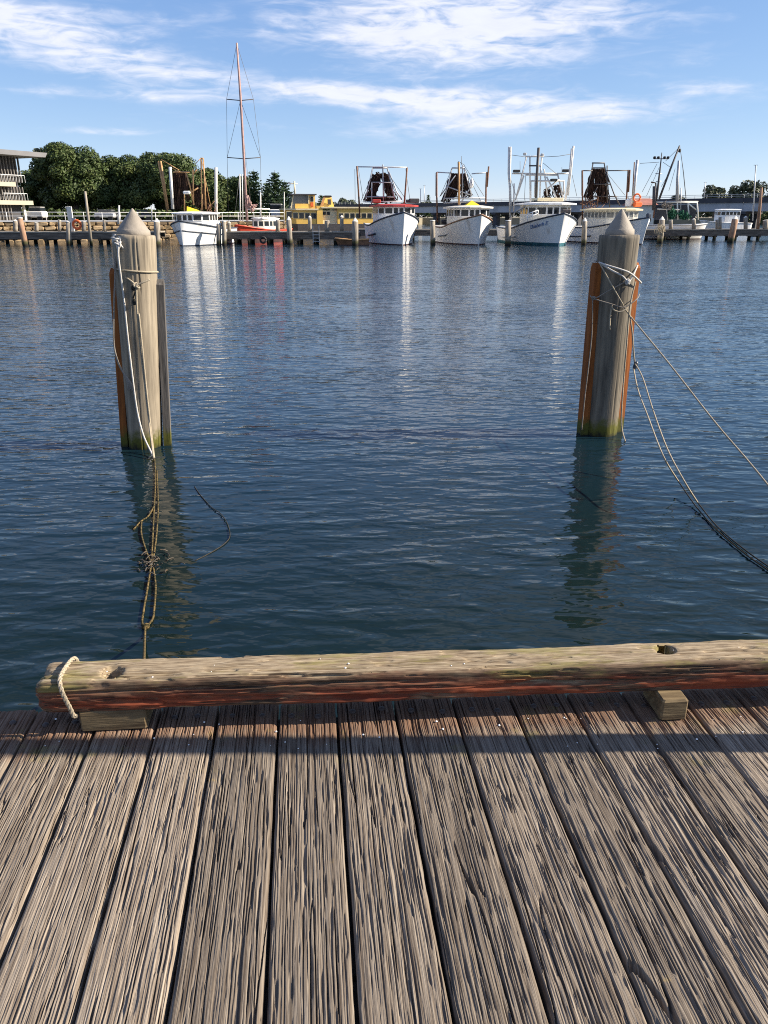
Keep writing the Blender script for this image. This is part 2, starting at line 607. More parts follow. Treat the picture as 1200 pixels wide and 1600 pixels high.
def rope_mat(name, col, dark, fine=240.0):
    m, nt, b = new_mat(name)
    tc = nt.add('ShaderNodeTexCoord').outputs['Object']
    n = nt.noise(tc, fine, 3)
    n2 = nt.noise(tc, 7, 4)
    c = nt.mix(nt.smooth(n, 0.4, 0.6), dark, col)
    c = nt.mix(nt.math('MULTIPLY', nt.smooth(n2, 0.45, 0.7), 0.5), c, dark)
    nt.l.new(c, b.inputs['Base Color'])
    b.inputs['Roughness'].default_value = 0.95
    b.inputs['Specular IOR Level'].default_value = 0.1
    bp = nt.add('ShaderNodeBump')
    bp.inputs['Strength'].default_value = 0.5
    bp.inputs['Distance'].default_value = 0.003
    nt.l.new(n, bp.inputs['Height'])
    nt.l.new(bp.outputs[0], b.inputs['Normal'])
    return m


M['rope'] = rope_mat('pale_rope', (0.42, 0.365, 0.27), (0.23, 0.19, 0.135))
M['ropewhite'] = rope_mat('white_rope', (0.60, 0.58, 0.54), (0.38, 0.36, 0.33))
M['ropegrey'] = rope_mat('grey_rope', (0.30, 0.27, 0.23), (0.15, 0.13, 0.11))
M['ropewet'] = rope_mat('wet_dark_rope', (0.06, 0.055, 0.045), (0.02, 0.019, 0.017))
M['ropeweed'] = rope_mat('weedy_rope', (0.15, 0.105, 0.045), (0.03, 0.028, 0.014), 45)
M['weed'] = paint('seaweed', (0.035, 0.028, 0.018), 0.6, 0.5, 30.0, dirt=(0.16, 0.09, 0.03), dirt_amt=0.5)


def leaf_mat(name, a, b_, c_, scale=0.5):
    m, nt, b = new_mat(name)
    tc = nt.add('ShaderNodeTexCoord').outputs['Object']
    n = nt.noise(tc, scale, 3)
    n2 = nt.noise(tc, scale * 7, 2)
    c = nt.ramp(nt.math('ADD', nt.math('MULTIPLY', n, 0.6), nt.math('MULTIPLY', n2, 0.4)), [(0.3, a), (0.5, b_), (0.7, c_)])
    nt.l.new(c, b.inputs['Base Color'])
    b.inputs['Roughness'].default_value = 0.6
    b.inputs['Specular IOR Level'].default_value = 0.25
    return m


M['fig'] = leaf_mat('fig_leaves', (0.022, 0.040, 0.013), (0.050, 0.076, 0.020), (0.11, 0.125, 0.034))
M['pine'] = leaf_mat('pine_needles', (0.022, 0.045, 0.022), (0.04, 0.072, 0.03), (0.065, 0.095, 0.04))
M['gum'] = leaf_mat('gum_leaves', (0.035, 0.05, 0.03), (0.06, 0.075, 0.04), (0.10, 0.105, 0.06))
M['bark'] = wood_mat('bark', (0.16, 0.13, 0.10), (0.06, 0.05, 0.04), (1, 1, 6), 1.0)


# ------------------------------------------------------------------ water
def water_mat():
    m, nt, b = new_mat('harbour_water')
    pos = nt.add('ShaderNodeNewGeometry').outputs['Position']
    deep = nt.noise(nt.mapping(pos, scale=(0.05, 0.05, 1)), 1.0, 3)
    sepw = nt.add('ShaderNodeSeparateXYZ')
    nt.l.new(pos, sepw.inputs[0])
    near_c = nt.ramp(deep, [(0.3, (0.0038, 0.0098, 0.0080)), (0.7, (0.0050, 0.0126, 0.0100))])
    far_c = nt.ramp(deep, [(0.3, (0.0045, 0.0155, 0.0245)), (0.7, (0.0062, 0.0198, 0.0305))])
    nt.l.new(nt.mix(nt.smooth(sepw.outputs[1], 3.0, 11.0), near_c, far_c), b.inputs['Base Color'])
    b.inputs['Roughness'].default_value = 0.045
    b.inputs['IOR'].default_value = 1.333
    b.inputs['Specular IOR Level'].default_value = 0.5
    # ripples: elongated crests of several sizes and headings, stronger in gusts
    gust = nt.smooth(nt.noise(nt.mapping(pos, rot=(0, 0, R(10)), scale=(0.16, 0.30, 1)), 1.0, 3), 0.25, 0.75)

    def crest(lx, ly, rot, off, det=2, dist=0.0):
        return nt.noise(nt.mapping(pos, loc=(off, off * 1.7, 0), rot=(0, 0, R(rot)), scale=(1 / lx, 1 / ly, 1)), 1.0, det, 0.5, dist)
    h = None
    for (lx, ly, rot, off, amp) in ((0.56, 0.22, 14, 3.3, 0.0265), (0.34, 0.145, -22, 9.1, 0.0180), (0.15, 0.075, 30, 21.0, 0.0066),
                                    (1.35, 0.60, -10, 41.0, 0.030), (4.0, 1.8, 16, 77.0, 0.03)):
        c = nt.math('SUBTRACT', crest(lx, ly, rot, off, 1.5, 0.35), 0.5)
        c = nt.math('MULTIPLY', nt.math('ADD', c, nt.math('MULTIPLY', nt.math('MULTIPLY', c, c), 1.2)), amp)
        h = c if h is None else nt.math('ADD', h, c)
    h = nt.math('MULTIPLY', h, nt.math('ADD', nt.math('MULTIPLY', gust, 0.75), 0.5))
    bp = nt.add('ShaderNodeBump')
    bp.inputs['Strength'].default_value = 1.0
    bp.inputs['Distance'].default_value = 1.0
    nt.l.new(h, bp.inputs['Height'])
    nt.l.new(bp.outputs[0], b.inputs['Normal'])
    return m


tag(mesh_from('water', [(-900, -60, 0), (900, -60, 0), (900, 1400, 0), (-900, 1400, 0)], [(0, 1, 2, 3)], water_mat()), 'dark rippled blue-green harbour water', kind='structure')

# ------------------------------------------------------------------ far land
g_mat = paint('ground_earth', (0.22, 0.19, 0.13), 0.95, 0.3, 0.15, dirt=(0.09, 0.11, 0.05), dirt_amt=0.7)
SEAWALL_Y = 93.0
GZ = 2.05
mb = MB()
xa = XU(560, 150)
mb.prism([(-900, 86.3), (XU(-150, 86.0), 86.3), (XU(444, 104.0), 104.35), (XU(470, 128), 128), (XU(660, 290), 290), (XU(1000, 292), 292), (900, 292), (900, 3500), (-900, 3500)], -2.0, GZ)
tag(mb.build('ground', g_mat), 'flat harbour-side land behind the moorings', kind='structure')

# ------------------------------------------------------------------ near wharf: planks
def plank_mat():
    m, nt, b = new_mat('weathered_deck_timber')
    tc = nt.add('ShaderNodeTexCoord').outputs['Object']
    rnd = nt.add('ShaderNodeObjectInfo').outputs['Random']
    shift = nt.add('ShaderNodeVectorMath', operation='ADD')
    cx = nt.add('ShaderNodeCombineXYZ')
    nt.l.new(nt.math('MULTIPLY', rnd, 37.0), cx.inputs[0])
    nt.l.new(nt.math('MULTIPLY', rnd, 91.0), cx.inputs[1])
    nt.l.new(tc, shift.inputs[0])
    nt.l.new(cx.outputs[0], shift.inputs[1])
    v = shift.outputs[0]
    g1 = nt.noise(nt.mapping(v, scale=(300, 4.5, 0)), 1.0, 5, 0.65, 0.4)
    g2 = nt.noise(nt.mapping(v, scale=(70, 1.4, 0)), 1.0, 4, 0.6, 0.5)
    g3 = nt.noise(nt.mapping(v, scale=(9, 1.6, 0)), 1.0, 4, 0.6)
    c = nt.ramp(g1, [(0.30, (0.042, 0.030, 0.022)), (0.43, (0.150, 0.118, 0.088)), (0.64, (0.315, 0.266, 0.208))])
    c = nt.mix(nt.math('MULTIPLY', nt.smooth(g2, 0.48, 0.72), 0.65), c, (0.050, 0.035, 0.026))
    c = nt.mix(nt.math('MULTIPLY', nt.smooth(g3, 0.5, 0.75), 0.35), c, (0.17, 0.15, 0.128))
    tone = nt.math('ADD', nt.math('MULTIPLY', rnd, 0.55), 0.74)
    hs = nt.add('ShaderNodeHueSaturation')
    nt.l.new(c, hs.inputs['Color'])
    nt.l.new(tone, hs.inputs['Value'])
    c = hs.outputs[0]
    # reddish tint and green stains near the kerb log (world position, patchy)
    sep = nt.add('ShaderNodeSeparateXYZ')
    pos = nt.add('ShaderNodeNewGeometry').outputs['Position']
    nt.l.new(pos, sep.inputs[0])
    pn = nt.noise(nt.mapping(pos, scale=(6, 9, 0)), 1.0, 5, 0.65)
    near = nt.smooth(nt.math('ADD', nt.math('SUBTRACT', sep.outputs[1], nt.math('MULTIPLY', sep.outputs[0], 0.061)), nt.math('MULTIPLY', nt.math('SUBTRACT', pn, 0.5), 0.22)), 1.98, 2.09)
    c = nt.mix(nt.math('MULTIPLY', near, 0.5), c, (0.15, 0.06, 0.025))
    moss = nt.math('MULTIPLY', nt.smooth(nt.noise(nt.mapping(pos, loc=(5, 2, 0), scale=(5, 7, 0)), 1.0, 5, 0.7), 0.55, 0.72), nt.smooth(sep.outputs[1], 1.75, 2.0))
    c = nt.mix(nt.math('MULTIPLY', moss, 0.6), c, (0.17, 0.15, 0.045))
    ylw = nt.smooth(nt.noise(nt.mapping(pos, loc=(1.3, 8, 0), scale=(7, 9, 0)), 1.0, 4), 0.69, 0.76)
    c = nt.mix(nt.math('MULTIPLY', ylw, 0.45), c, (0.40, 0.28, 0.09))
    nt.l.new(c, b.inputs['Base Color'])
    b.inputs['Roughness'].default_value = 0.9
    b.inputs['Specular IOR Level'].default_value = 0.2
    bp = nt.add('ShaderNodeBump')
    bp.inputs['Strength'].default_value = 0.9
    bp.inputs['Distance'].default_value = 0.0022
    g4 = nt.noise(nt.mapping(v, scale=(620, 30, 0)), 1.0, 3, 0.6)
    nt.l.new(nt.math('ADD', g1, nt.math('MULTIPLY', g4, 0.5)), bp.inputs['Height'])
    nt.l.new(bp.outputs[0], b.inputs['Normal'])
    return m


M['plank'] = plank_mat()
M['bolt'] = paint('rusty_bolt', (0.05, 0.035, 0.03), 0.7, 0.3, 40.0)
pdir = Vector((-0.0989, 0.9951))           # planks run this way (x, y)
pacr = Vector((0.9951, 0.0989))
edge_a, edge_b = PZ(0, 1119, DECK_Z), None
EDGE_SLOPE = 0.0612
EDGE_Y0 = edge_a.y + 0.03 - edge_a.x * EDGE_SLOPE  # far edge of the deck: Y = EDGE_Y0 + slope * X


def c_of(u, v):
    p = PZ(u, v, DECK_Z)
    return p.x * pacr.x + p.y * pacr.y


bounds = [c_of(u, 1200) for u in (10, 122, 225, 325, 431, 532, 635, 740, 845, 950, 1052, 1155)]
W0 = (bounds[-1] - bounds[0]) / (len(bounds) - 1)
for k in range(6):
    bounds.insert(0, bounds[0] - W0 * random.uniform(0.95, 1.05))
for k in range(11):
    bounds.append(bounds[-1] + W0 * random.uniform(0.95, 1.05))

deck = thing('wharf_deck', None, None)
tag(deck, 'weathered grey-brown timber wharf deck in the foreground', kind='structure')


def make_plank(c0, c1, idx):
    gap = random.uniform(0.005, 0.009)
    c0, c1 = c0 + gap / 2, c1 - gap / 2
    w = c1 - c0
    xm = (c0 + c1) / 2 * pacr.x
    hi = -1.75 < xm < 1.75
    # length: where the plank's axis meets the deck edge
    ax, ay = c0 * pacr.x, c0 * pacr.y
    # (ax + v*pd.x, ay + v*pd.y): Y = E0 + s X
    vend = (EDGE_Y0 + EDGE_SLOPE * ax - ay) / (pdir.y - EDGE_SLOPE * pdir.x) + random.uniform(-0.012, 0.012)
    step = 0.00112 if hi else 0.008
    us = np.linspace(0, w, max(8, int(w / step)))
    vs = np.concatenate([np.linspace(-1.6, 0.82, 40 if hi else 20)[:-1], np.linspace(0.82, vend, int((vend - 0.82) / (0.0085 if hi else 0.03)))])
    us2 = np.concatenate([[0], us, [w]])
    vs2 = np.concatenate([[vs[0]], vs, [vend]])
    U, Vv = np.meshgrid(us2, vs2, indexing='ij')
    s = idx * 131 + 11
    Uw = U + 0.0045 * (fbm(Vv * 1.6, U * 4 + idx, s, 2) - 0.5) + 0.0016 * (vnoise(Vv * 16, U * 30, s + 5) - 0.5)
    act = sstep(vnoise(U / 0.05, Vv / 0.3, s + 9), 0.1, 0.8)
    dens = 0.05 * (vnoise(np.array(idx * 1.7), np.array(0.5), 999) - 0.5)
    n1 = vnoise(Uw / 0.0034, Vv / 0.30, s + 1)
    n1c = vnoise(Uw / 0.0046 + 3, Vv / 0.085, s + 31)
    n1b = vnoise(Uw / 0.0026 + 7, Vv / 0.12, s + 21)
    n2 = fbm(Uw / 0.020, Vv / 1.1, s + 2, 2)
    n3 = vnoise(Uw / 0.05, Vv / 2.0, s + 3)
    brk = vnoise(U / 0.010, Vv / 0.05, s + 33)
    # long thin checks along the grain broken here and there, short pits, splits and a few deep cracks
    z = -0.0042 * sstep(n1 + 0.10 * (brk - 0.5), 0.68 + dens, 0.80 + dens) * (0.4 + 0.7 * act) - 0.0040 * sstep(n1c, 0.745 + dens, 0.85 + dens) - 0.0014 * sstep(n1b, 0.45, 0.8)
    du = us[1] - us[0]

    def split(nn, half):
        # even-width split along the mid level of a slow noise, measured in metres across the board
        gr = np.abs(np.gradient(nn, axis=0)) / du
        return 1 - sstep(np.abs(nn - 0.5) / np.maximum(gr, 4.0), half * 0.5, half * 1.5)
    z -= 0.012 * split(n2, 0.0011) * sstep(vnoise(U / 0.03, Vv / 0.25, s + 13), 0.5, 0.6)
    z -= 0.022 * split(n3, 0.0017) * sstep(vnoise(U * 9 + 3, Vv * 2.2, s + 4), 0.56, 0.63)
    z += 0.004 * (fbm(U / 0.06, Vv / 0.5, s + 6, 2) - 0.5) + 0.0006 * (vnoise(Uw / 0.003, Vv / 0.02, s + 7) - 0.5)
    de = np.minimum(U, w - U)
    wear = 0.006 + 0.006 * vnoise(Vv * 9, U * 0 + idx, s + 8)
    z -= wear * np.exp(-de / 0.004)
    X = U + np.where(U < w / 2, 1, -1) * np.exp(-de / 0.01) * 0.0045 * (fbm(Vv * 7, U * 0 + (U > w / 2) * 9.3, s + 10, 3) - 0.3)
    ve = vend - Vv
    z -= 0.006 * np.exp(-ve / 0.006) * (0.4 + vnoise(U / 0.006, Vv * 0, s + 12))
    z[0, :] = z[-1, :] = -0.055
    z[:, 0] = z[:, -1] = -0.055
    V3 = np.stack([X, Vv, z + random.uniform(-0.002, 0.002)], -1).reshape(-1, 3)
    # winding: rows run across, columns run along -> normals up
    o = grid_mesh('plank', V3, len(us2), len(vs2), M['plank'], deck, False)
    o.location = (ax, ay, DECK_Z)
    o.rotation_euler = (0, 0, math.atan2(pacr.y, pacr.x))
    if hi:
        for f in (0.27, 0.73):
            b = MB().lathe([(0.0115, -0.006), (0.0115, 0.001), (0.008, 0.0045), (0.001, 0.0055)], 10)
            q = b.build('bolt', M['bolt'], o)
            q.location = (w * f + random.uniform(-0.012, 0.012), vend - 0.085 + random.uniform(-0.012, 0.012), -0.001)


for i in range(len(bounds) - 1):
    make_plank(bounds[i], bounds[i + 1], i)
# bearers under the planks, widened and set close to darken the plank gaps
for k, dy in enumerate((-0.17, -0.5, -0.83, -1.16, -1.49, -1.82, -2.15, -2.48, -2.81)):
    MB().bar((-2.6, EDGE_Y0 - 2.6 * EDGE_SLOPE + dy, DECK_Z - 0.165), (4.2, EDGE_Y0 + 4.2 * EDGE_SLOPE + dy, DECK_Z - 0.165), 0.31, 0.2).build('bearer', M['beamdark'], deck)
for k, x in enumerate((-1.9, 0.9, 3.6)):
    MB().lathe([(0.15, -1.5), (0.15, 0.775)], 16, (x, EDGE_Y0 + x * EDGE_SLOPE - 0.16, 0)).build('support_pile', M['pile'], deck)

# ------------------------------------------------------------------ kerb log on its blocks
def log_mat():
    m, nt, b = new_mat('kerb_log_timber')
    tc = nt.add('ShaderNodeTexCoord').outputs['Object']
    sep = nt.add('ShaderNodeSeparateXYZ')
    nt.l.new(tc, sep.inputs[0])
    g1 = nt.noise(nt.mapping(tc, scale=(9, 210, 210)), 1.0, 5, 0.65, 0.4)
    g2 = nt.noise(nt.mapping(tc, scale=(2.5, 45, 45)), 1.0, 4, 0.6, 0.4)
    pt = nt.noise(nt.mapping(tc, scale=(5, 16, 16)), 1.0, 6, 0.68)
    c = nt.ramp(g1, [(0.30, (0.045, 0.03, 0.019)), (0.46, (0.20, 0.15, 0.095)), (0.66, (0.37, 0.30, 0.20))])
    # darker side facing the deck
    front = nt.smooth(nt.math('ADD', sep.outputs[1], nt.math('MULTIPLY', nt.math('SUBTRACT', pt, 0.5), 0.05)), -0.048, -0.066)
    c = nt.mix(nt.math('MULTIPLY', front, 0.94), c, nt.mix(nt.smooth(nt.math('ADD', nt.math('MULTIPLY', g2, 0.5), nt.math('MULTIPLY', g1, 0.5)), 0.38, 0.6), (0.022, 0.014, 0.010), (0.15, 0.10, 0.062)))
    # remains of red paint low on that side
    low = nt.smooth(nt.math('ADD', sep.outputs[2], nt.math('MULTIPLY', nt.math('SUBTRACT', pt, 0.5), 0.10)), 0.058, -0.03)
    big = nt.noise(nt.mapping(tc, loc=(1, 0, 2), scale=(2.2, 6, 12)), 1.0, 4, 0.65)
    redm = nt.math('MULTIPLY', nt.math('MULTIPLY', low, front), nt.smooth(nt.math('ADD', nt.math('MULTIPLY', g1, 0.4), nt.math('MULTIPLY', big, 0.6)), 0.41, 0.52))
    c = nt.mix(redm, c, nt.mix(nt.smooth(g2, 0.3, 0.7), (0.13, 0.026, 0.013), (0.27, 0.07, 0.03)))
    # green algae along the top edge
    alg = nt.math('MULTIPLY', nt.smooth(nt.noise(nt.mapping(tc, loc=(3, 1, 0), scale=(3.5, 14, 14)), 1.0, 5, 0.7), 0.5, 0.66), nt.smooth(sep.outputs[2], 0.0, 0.03))
    c = nt.mix(nt.math('MULTIPLY', alg, 0.6), c, (0.20, 0.18, 0.055))
    nt.l.new(c, b.inputs['Base Color'])
    b.inputs['Roughness'].default_value = 0.88
    b.inputs['Specular IOR Level'].default_value = 0.22
    bp = nt.add('ShaderNodeBump')
    bp.inputs['Strength'].default_value = 0.8
    bp.inputs['Distance'].default_value = 0.002
    nt.l.new(g1, bp.inputs['Height'])
    nt.l.new(bp.outputs[0], b.inputs['Normal'])
    return m


GAP = 0.08
LH, LW = 0.112, 0.142
lfa = PZ(60, 1115, DECK_Z + GAP)
lfb = PZ(1200, 1074, DECK_Z + GAP)
LDIR = (lfb - lfa).normalized()
LROT = math.atan2(LDIR.y, LDIR.x)
LPERP = Vector((-LDIR.y, LDIR.x, 0))
L_ORG = lfa + LPERP * (LW / 2) + Vector((0, 0, LH / 2 - 0.006))   # centre of the left end


def to_log(p):
    d = p - L_ORG
    return d.dot(LDIR), d.dot(LPERP)


hole_pts = []
for (u, v) in ((175, 1046), (1040, 1012)):
    hole_pts.append(to_log(PZ(u, v, DECK_Z + GAP + LH)))


def make_log():
    LEN = 4.3
    nth = 132
    xs = np.concatenate([[0, 0.0, 0.006, 0.014], np.arange(0.02, 2.62, 0.0052), np.linspace(2.63, LEN, 40), [LEN]])
    th = np.linspace(0, 2 * math.pi, nth, endpoint=False)
    Xg, T = np.meshgrid(xs, th, indexing='ij')
    ct, stn = np.cos(T), np.sin(T)
    n = 9.0
    rr = (np.abs(ct) ** n + np.abs(stn) ** n) ** (-1 / n)
    Yg, Zg = LW / 2 * rr * ct, LH / 2 * rr * stn
    # slow bend and swelling along the length
    sw = 1 + 0.05 * (fbm(Xg * 1.4, T * 0 + 2, 5, 2) - 0.5)
    Yg, Zg = Yg * sw, Zg * sw
    per = rr * 0 + T * 0.065
    w = per + 0.006 * (fbm(Xg * 2, per * 20, 8, 2) - 0.5)
    n1 = vnoise(w / 0.0065, Xg / 0.30, 21)
    n1c = vnoise(w / 0.008 + 5, Xg / 0.10, 24)
    n2 = fbm(w / 0.02, Xg / 0.9, 22, 2)
    dep = 0.0085 * sstep(n1, 0.66, 0.8) + 0.007 * sstep(n1c, 0.72, 0.84) + 0.011 * (1 - sstep(np.abs(n2 - 0.5), 0.012, 0.04)) * sstep(vnoise(w / 0.03, Xg / 0.2, 25), 0.45, 0.58)
    wide = 0.011 * (fbm(Xg * 3.1, per * 12, 31, 3) - 0.5) + 0.004 * (fbm(Xg * 22, per * 60, 35, 2) - 0.5)
    endr = 0.016 * np.exp(-Xg / 0.012)
    rad = np.sqrt(Yg ** 2 + Zg ** 2)
    k = (rad - dep + wide - endr * (0.5 + vnoise(T * 3, Xg * 0, 3))) / rad
    Yg, Zg = Yg * k, Zg * k
    for (hx, hy) in hole_pts:
        top = stn > 0.55
        d = np.hypot((Xg - hx) * 0.9, Yg - hy) + 0.006 * (fbm(Xg * 40, Yg * 40, 77, 2) - 0.5)
        inside = top & (d < 0.030)
        Zg = np.where(inside, Zg - 0.098, Zg)
        rim = top & (d >= 0.030) & (d < 0.040)
        Zg = np.where(rim, Zg - 0.004 * (0.040 - d) / 0.01, Zg)
    # closing rings
    Yg[0] *= 0.0; Zg[0] *= 0.0
    Yg[-1] *= 0.0; Zg[-1] *= 0.0
    Xg = Xg + 0.0
    Xg[0:4] += 0.01 * (fbm(T[0:4] * 2, Xg[0:4], 9, 3) - 0.5) * (np.array([0.3, 1, 1, 1])[:, None])
    V3 = np.stack([Xg, Yg, Zg], -1).reshape(-1, 3)
    o = grid_mesh('kerb_log', V3, len(xs), nth, log_mat(), None, False, wrap=True)
    # outward normals
    o.data.flip_normals()
    o.location = L_ORG
    o.rotation_euler = (0, 0, LROT)
    return tag(o, 'long weathered kerb log with red paint traces along the wharf edge', 'log')


make_log()
M['block'] = wood_mat('spacer_block_timber', (0.19, 0.14, 0.075), (0.07, 0.048, 0.026), (10, 1, 1), 9.0)


def block(u0, u1, vb, label, stick=0.03):
    """spacer block under the log; left/right column and its front foot row"""
    pa, pb = PZ(u0, vb, DECK_Z), PZ(u1, vb, DECK_Z)
    c = (pa + pb) / 2
    w = (pb - pa).length
    dpt = 0.15
    c2 = c + LPERP * (dpt / 2)
    b = MB().box((0, 0, 0), (w, dpt, GAP - 0.002), bev=0.006)
    o = b.build('spacer_block', M['block'])
    o.location = (c2.x, c2.y, DECK_Z + GAP / 2 + 0.001)
    o.rotation_euler = (0, 0, LROT + random.uniform(-0.03, 0.03))
    return tag(o, label, 'block', 'timber blocks under the kerb log')


block(128, 229, 1143, 'timber spacer block under the roped left end of the kerb log')
block(1030, 1072, 1127, 'short timber spacer block under the kerb log near its right bolt hole')
block(1420, 1520, 1115, 'timber spacer block under the far right end of the kerb log')


def rope3(mb, pts, r, pitch=None, sub=10, n=6):
    """three-strand laid rope along a polyline"""
    pts = smooth_path(pts, sub)
    pitch = pitch or r * 7
    m = len(pts)
    acc = [0.0]
    for i in range(1, m):
        acc.append(acc[-1] + (pts[i] - pts[i - 1]).length)
    fr = []
    prev = None
    for i, p in enumerate(pts):
        d = (pts[min(i + 1, m - 1)] - pts[max(i - 1, 0)]).normalized()
        s = d.cross(Vector((0.3, 0.2, 1))) if prev is None else prev - d * prev.dot(d)
        s.normalize()
        prev = s
        fr.append((s, d.cross(s)))
    for k in range(3):
        path = []
        for i, p in enumerate(pts):
            a = 2 * math.pi * (acc[i] / pitch + k / 3)
            path.append(p + (fr[i][0] * math.cos(a) + fr[i][1] * math.sin(a)) * r * 0.5)
        mb.tube(path, r * 0.56, n)
    return mb


def smooth_path(pts, sub=6):
    """Catmull-Rom"""
    pts = [Vector(p) for p in pts]
    if len(pts) < 3:
        return [pts[0].lerp(pts[-1], i / sub) for i in range(sub + 1)]
    out = []
    for i in range(len(pts) - 1):
        p0 = pts[max(i - 1, 0)]
        p1, p2 = pts[i], pts[i + 1]
        p3 = pts[min(i + 2, len(pts) - 1)]
        for k in range(sub):
            t = k / sub
            out.append(0.5 * ((2 * p1) + (p2 - p0) * t + (2 * p0 - 5 * p1 + 4 * p2 - p3) * t * t + (3 * p1 - p0 - 3 * p2 + p3) * t ** 3))
    out.append(pts[-1])
    return out


# rope loop round the left end of the log
lx, _ = to_log(PZ(108, 1040, DECK_Z + GAP + LH))
hw, hh = LW / 2 + 0.009, LH / 2 + 0.009
ring = []
for (yy, zz, dx) in ((-hw, -hh * 0.9, 0.030), (-hw - 0.002, -hh * 0.3, 0.022), (-hw - 0.001, hh * 0.5, 0.008), (-hw * 0.8, hh, 0.0), (-hw * 0.2, hh + 0.004, -0.004), (hw * 0.7, hh + 0.001, 0.0),
                     (hw, hh * 0.7, 0.006), (hw + 0.002, -hh * 0.5, 0.018), (hw * 0.7, -hh - 0.003, 0.024), (-hw * 0.7, -hh - 0.003, 0.03), (-hw, -hh * 0.88, 0.034)):
    ring.append(L_ORG + LDIR * (lx + dx) + LPERP * yy + Vector((0, 0, zz)))
mb = MB()
rope3(mb, ring, 0.0072, sub=14)
tag(mb.build('rope_loop', M['rope']), 'pale twisted rope looped round the left end of the kerb log', 'rope')

# slim steel pole standing on the wharf to the right of the view: its shadow is the soft dark stripe before the log
pole = thing('steel_pole', 'slim galvanised steel pole on the wharf deck beyond the right edge of the view', 'pole', (2.05, PZ(600, 1163, DECK_Z).y + 2.05 / math.tan(R(SUN_AZ)), DECK_Z + 0.001))
MB().box((0, 0, 0.008), (0.16, 0.16, 0.014), bev=0.003).build('base_plate', M['galv'], pole)
MB().lathe([(0.046, 0.015), (0.046, 3.2), (0.036, 3.215), (0.005, 3.225)], 20).build('shaft', M['galv'], pole)

# ------------------------------------------------------------------ the two mooring piles
def wrap_pts(o, a0, a1, z0, z1, r, n=14):
    """points round a pile in its own space; angle 0 = right, -90 = towards the camera"""
    return [Vector((math.cos(R(a0 + (a1 - a0) * k / n)) * r, math.sin(R(a0 + (a1 - a0) * k / n)) * r, z0 + (z1 - z0) * k / n)) for k in range(n + 1)]


def mooring_pile(label, base, lean, ztop, r0, r1, cap_r, cap_h, collar_h, seed, wood='pile'):
    o = thing('mooring_pile', label, 'pile', base, 0, 'tall mooring piles standing in the water before the wharf')
    o.rotation_euler = lean
    nz, nt_ = 110, 170
    zz = np.linspace(-1.6, ztop, nz)
    zz = np.concatenate([zz, [ztop + 0.004, ztop + 0.006]])
    th = np.linspace(0, 2 * math.pi, nt_, endpoint=False)
    Z, T = np.meshgrid(zz, th, indexing='ij')
    f = np.clip(Z / ztop, -0.5, 1)
    rr = r0 + (r1 - r0) * np.clip(f, 0, 1)
    rr = rr + 0.008 * (fbm(T * 2.2, Z * 1.2, seed, 3) - 0.5) - 0.005 * sstep(vnoise(T * 16 + 0.3 * Z, Z * 1.1, seed + 3), 0.68, 0.82) - 0.014 * (1 - sstep(np.abs(vnoise(T * 2.6 + 0.15 * Z, Z * 0.45, seed + 4) - 0.5), 0.008, 0.03)) * sstep(vnoise(T * 3, Z * 1.4, seed + 5), 0.45, 0.6)
    rr[:, 0] = rr[:, 0]
    rr[-3] -= 0.006
    rr[-2] *= 0.93
    rr[-1] *= 0.02
    Z = Z + 0.0
    V3 = np.stack([rr * np.cos(T), rr * np.sin(T), Z], -1).reshape(-1, 3)
    g = grid_mesh('shaft', V3, len(zz), nt_, M[wood], o, True, wrap=True)
    g.data.flip_normals()
    c = MB().lathe([(cap_r, ztop - 0.01), (cap_r * 1.015, ztop + 0.015), (cap_r, ztop + collar_h), (cap_r * 0.93, ztop + collar_h + 0.01)], 40, capt=False)
    cap = c.build('cap', M['capgrey'], o)
    pr = [(cap_r * 0.94, ztop + collar_h + 0.006)]
    for k in range(1, 9):
        t = k / 8
        pr.append((cap_r * 0.94 * (1 - t) + 0.012 * t, ztop + collar_h + 0.006 + cap_h * (t ** 0.97)))
    pr.append((0.003, ztop + collar_h + cap_h + 0.014))
    MB().lathe(pr, 40, capb=False).build('cone', M['capgrey'], cap)
    return o


def board(parent, ang, r, w, t, ztop, mat, cut=0.06):
    """fender board fixed to the side of a pile, with clipped top corners"""
    prof = [(-w / 2, -1.3), (w / 2, -1.3), (w / 2, ztop - cut), (w / 2 - cut * 0.8, ztop), (-w / 2 + cut * 0.8, ztop), (-w / 2, ztop - cut)]
    vs, fs = [], []
    n = len(prof)
    for s in (0, t):
        for (a, z) in prof:
            vs.append((s, a, z))
    fs = [tuple(range(n - 1, -1, -1)), tuple(range(n, 2 * n))] + [(i, (i + 1) % n, n + (i + 1) % n, n + i) for i in range(n)]
    mbx = MB().add(vs, fs)
    o = mbx.build('fender_board', mat, parent)
    o.location = (math.cos(R(ang)) * r, math.sin(R(ang)) * r, 0)
    o.rotation_euler = (0, 0, R(ang))
    return o


lbase = PZ(229, 703, 0)
rbase = PZ(939, 683, 0)
lbase.y += 0.2
rbase.y += 0.2
lbase.x, rbase.x = XU(228, lbase.y, 0), XU(938, rbase.y, 0)
ltop = P(209, 367, lbase.y - 0.2).z
rtop = P(968, 368, rbase.y - 0.2).z
lxt = XU(209, lbase.y, ltop) - lbase.x
rxt = XU(968, rbase.y, rtop) - rbase.x
lp = mooring_pile('left mooring pile with pointed cap, one orange and one grey fender board', lbase, (0, math.atan2(lxt, ltop), 0), ltop, 0.196, 0.236, 0.176, 0.21, 0.05, 3)
rp = mooring_pile('timber mooring pile on the right with a pointed cap and two orange fender boards', rbase, (0, math.atan2(rxt, rtop), 0), rtop, 0.20, 0.232, 0.163, 0.215, 0.06, 9, 'pileshade')
board(lp, 172, 0.185, 0.20, 0.085, P(185, 420, lbase.y).z, M['fender'])
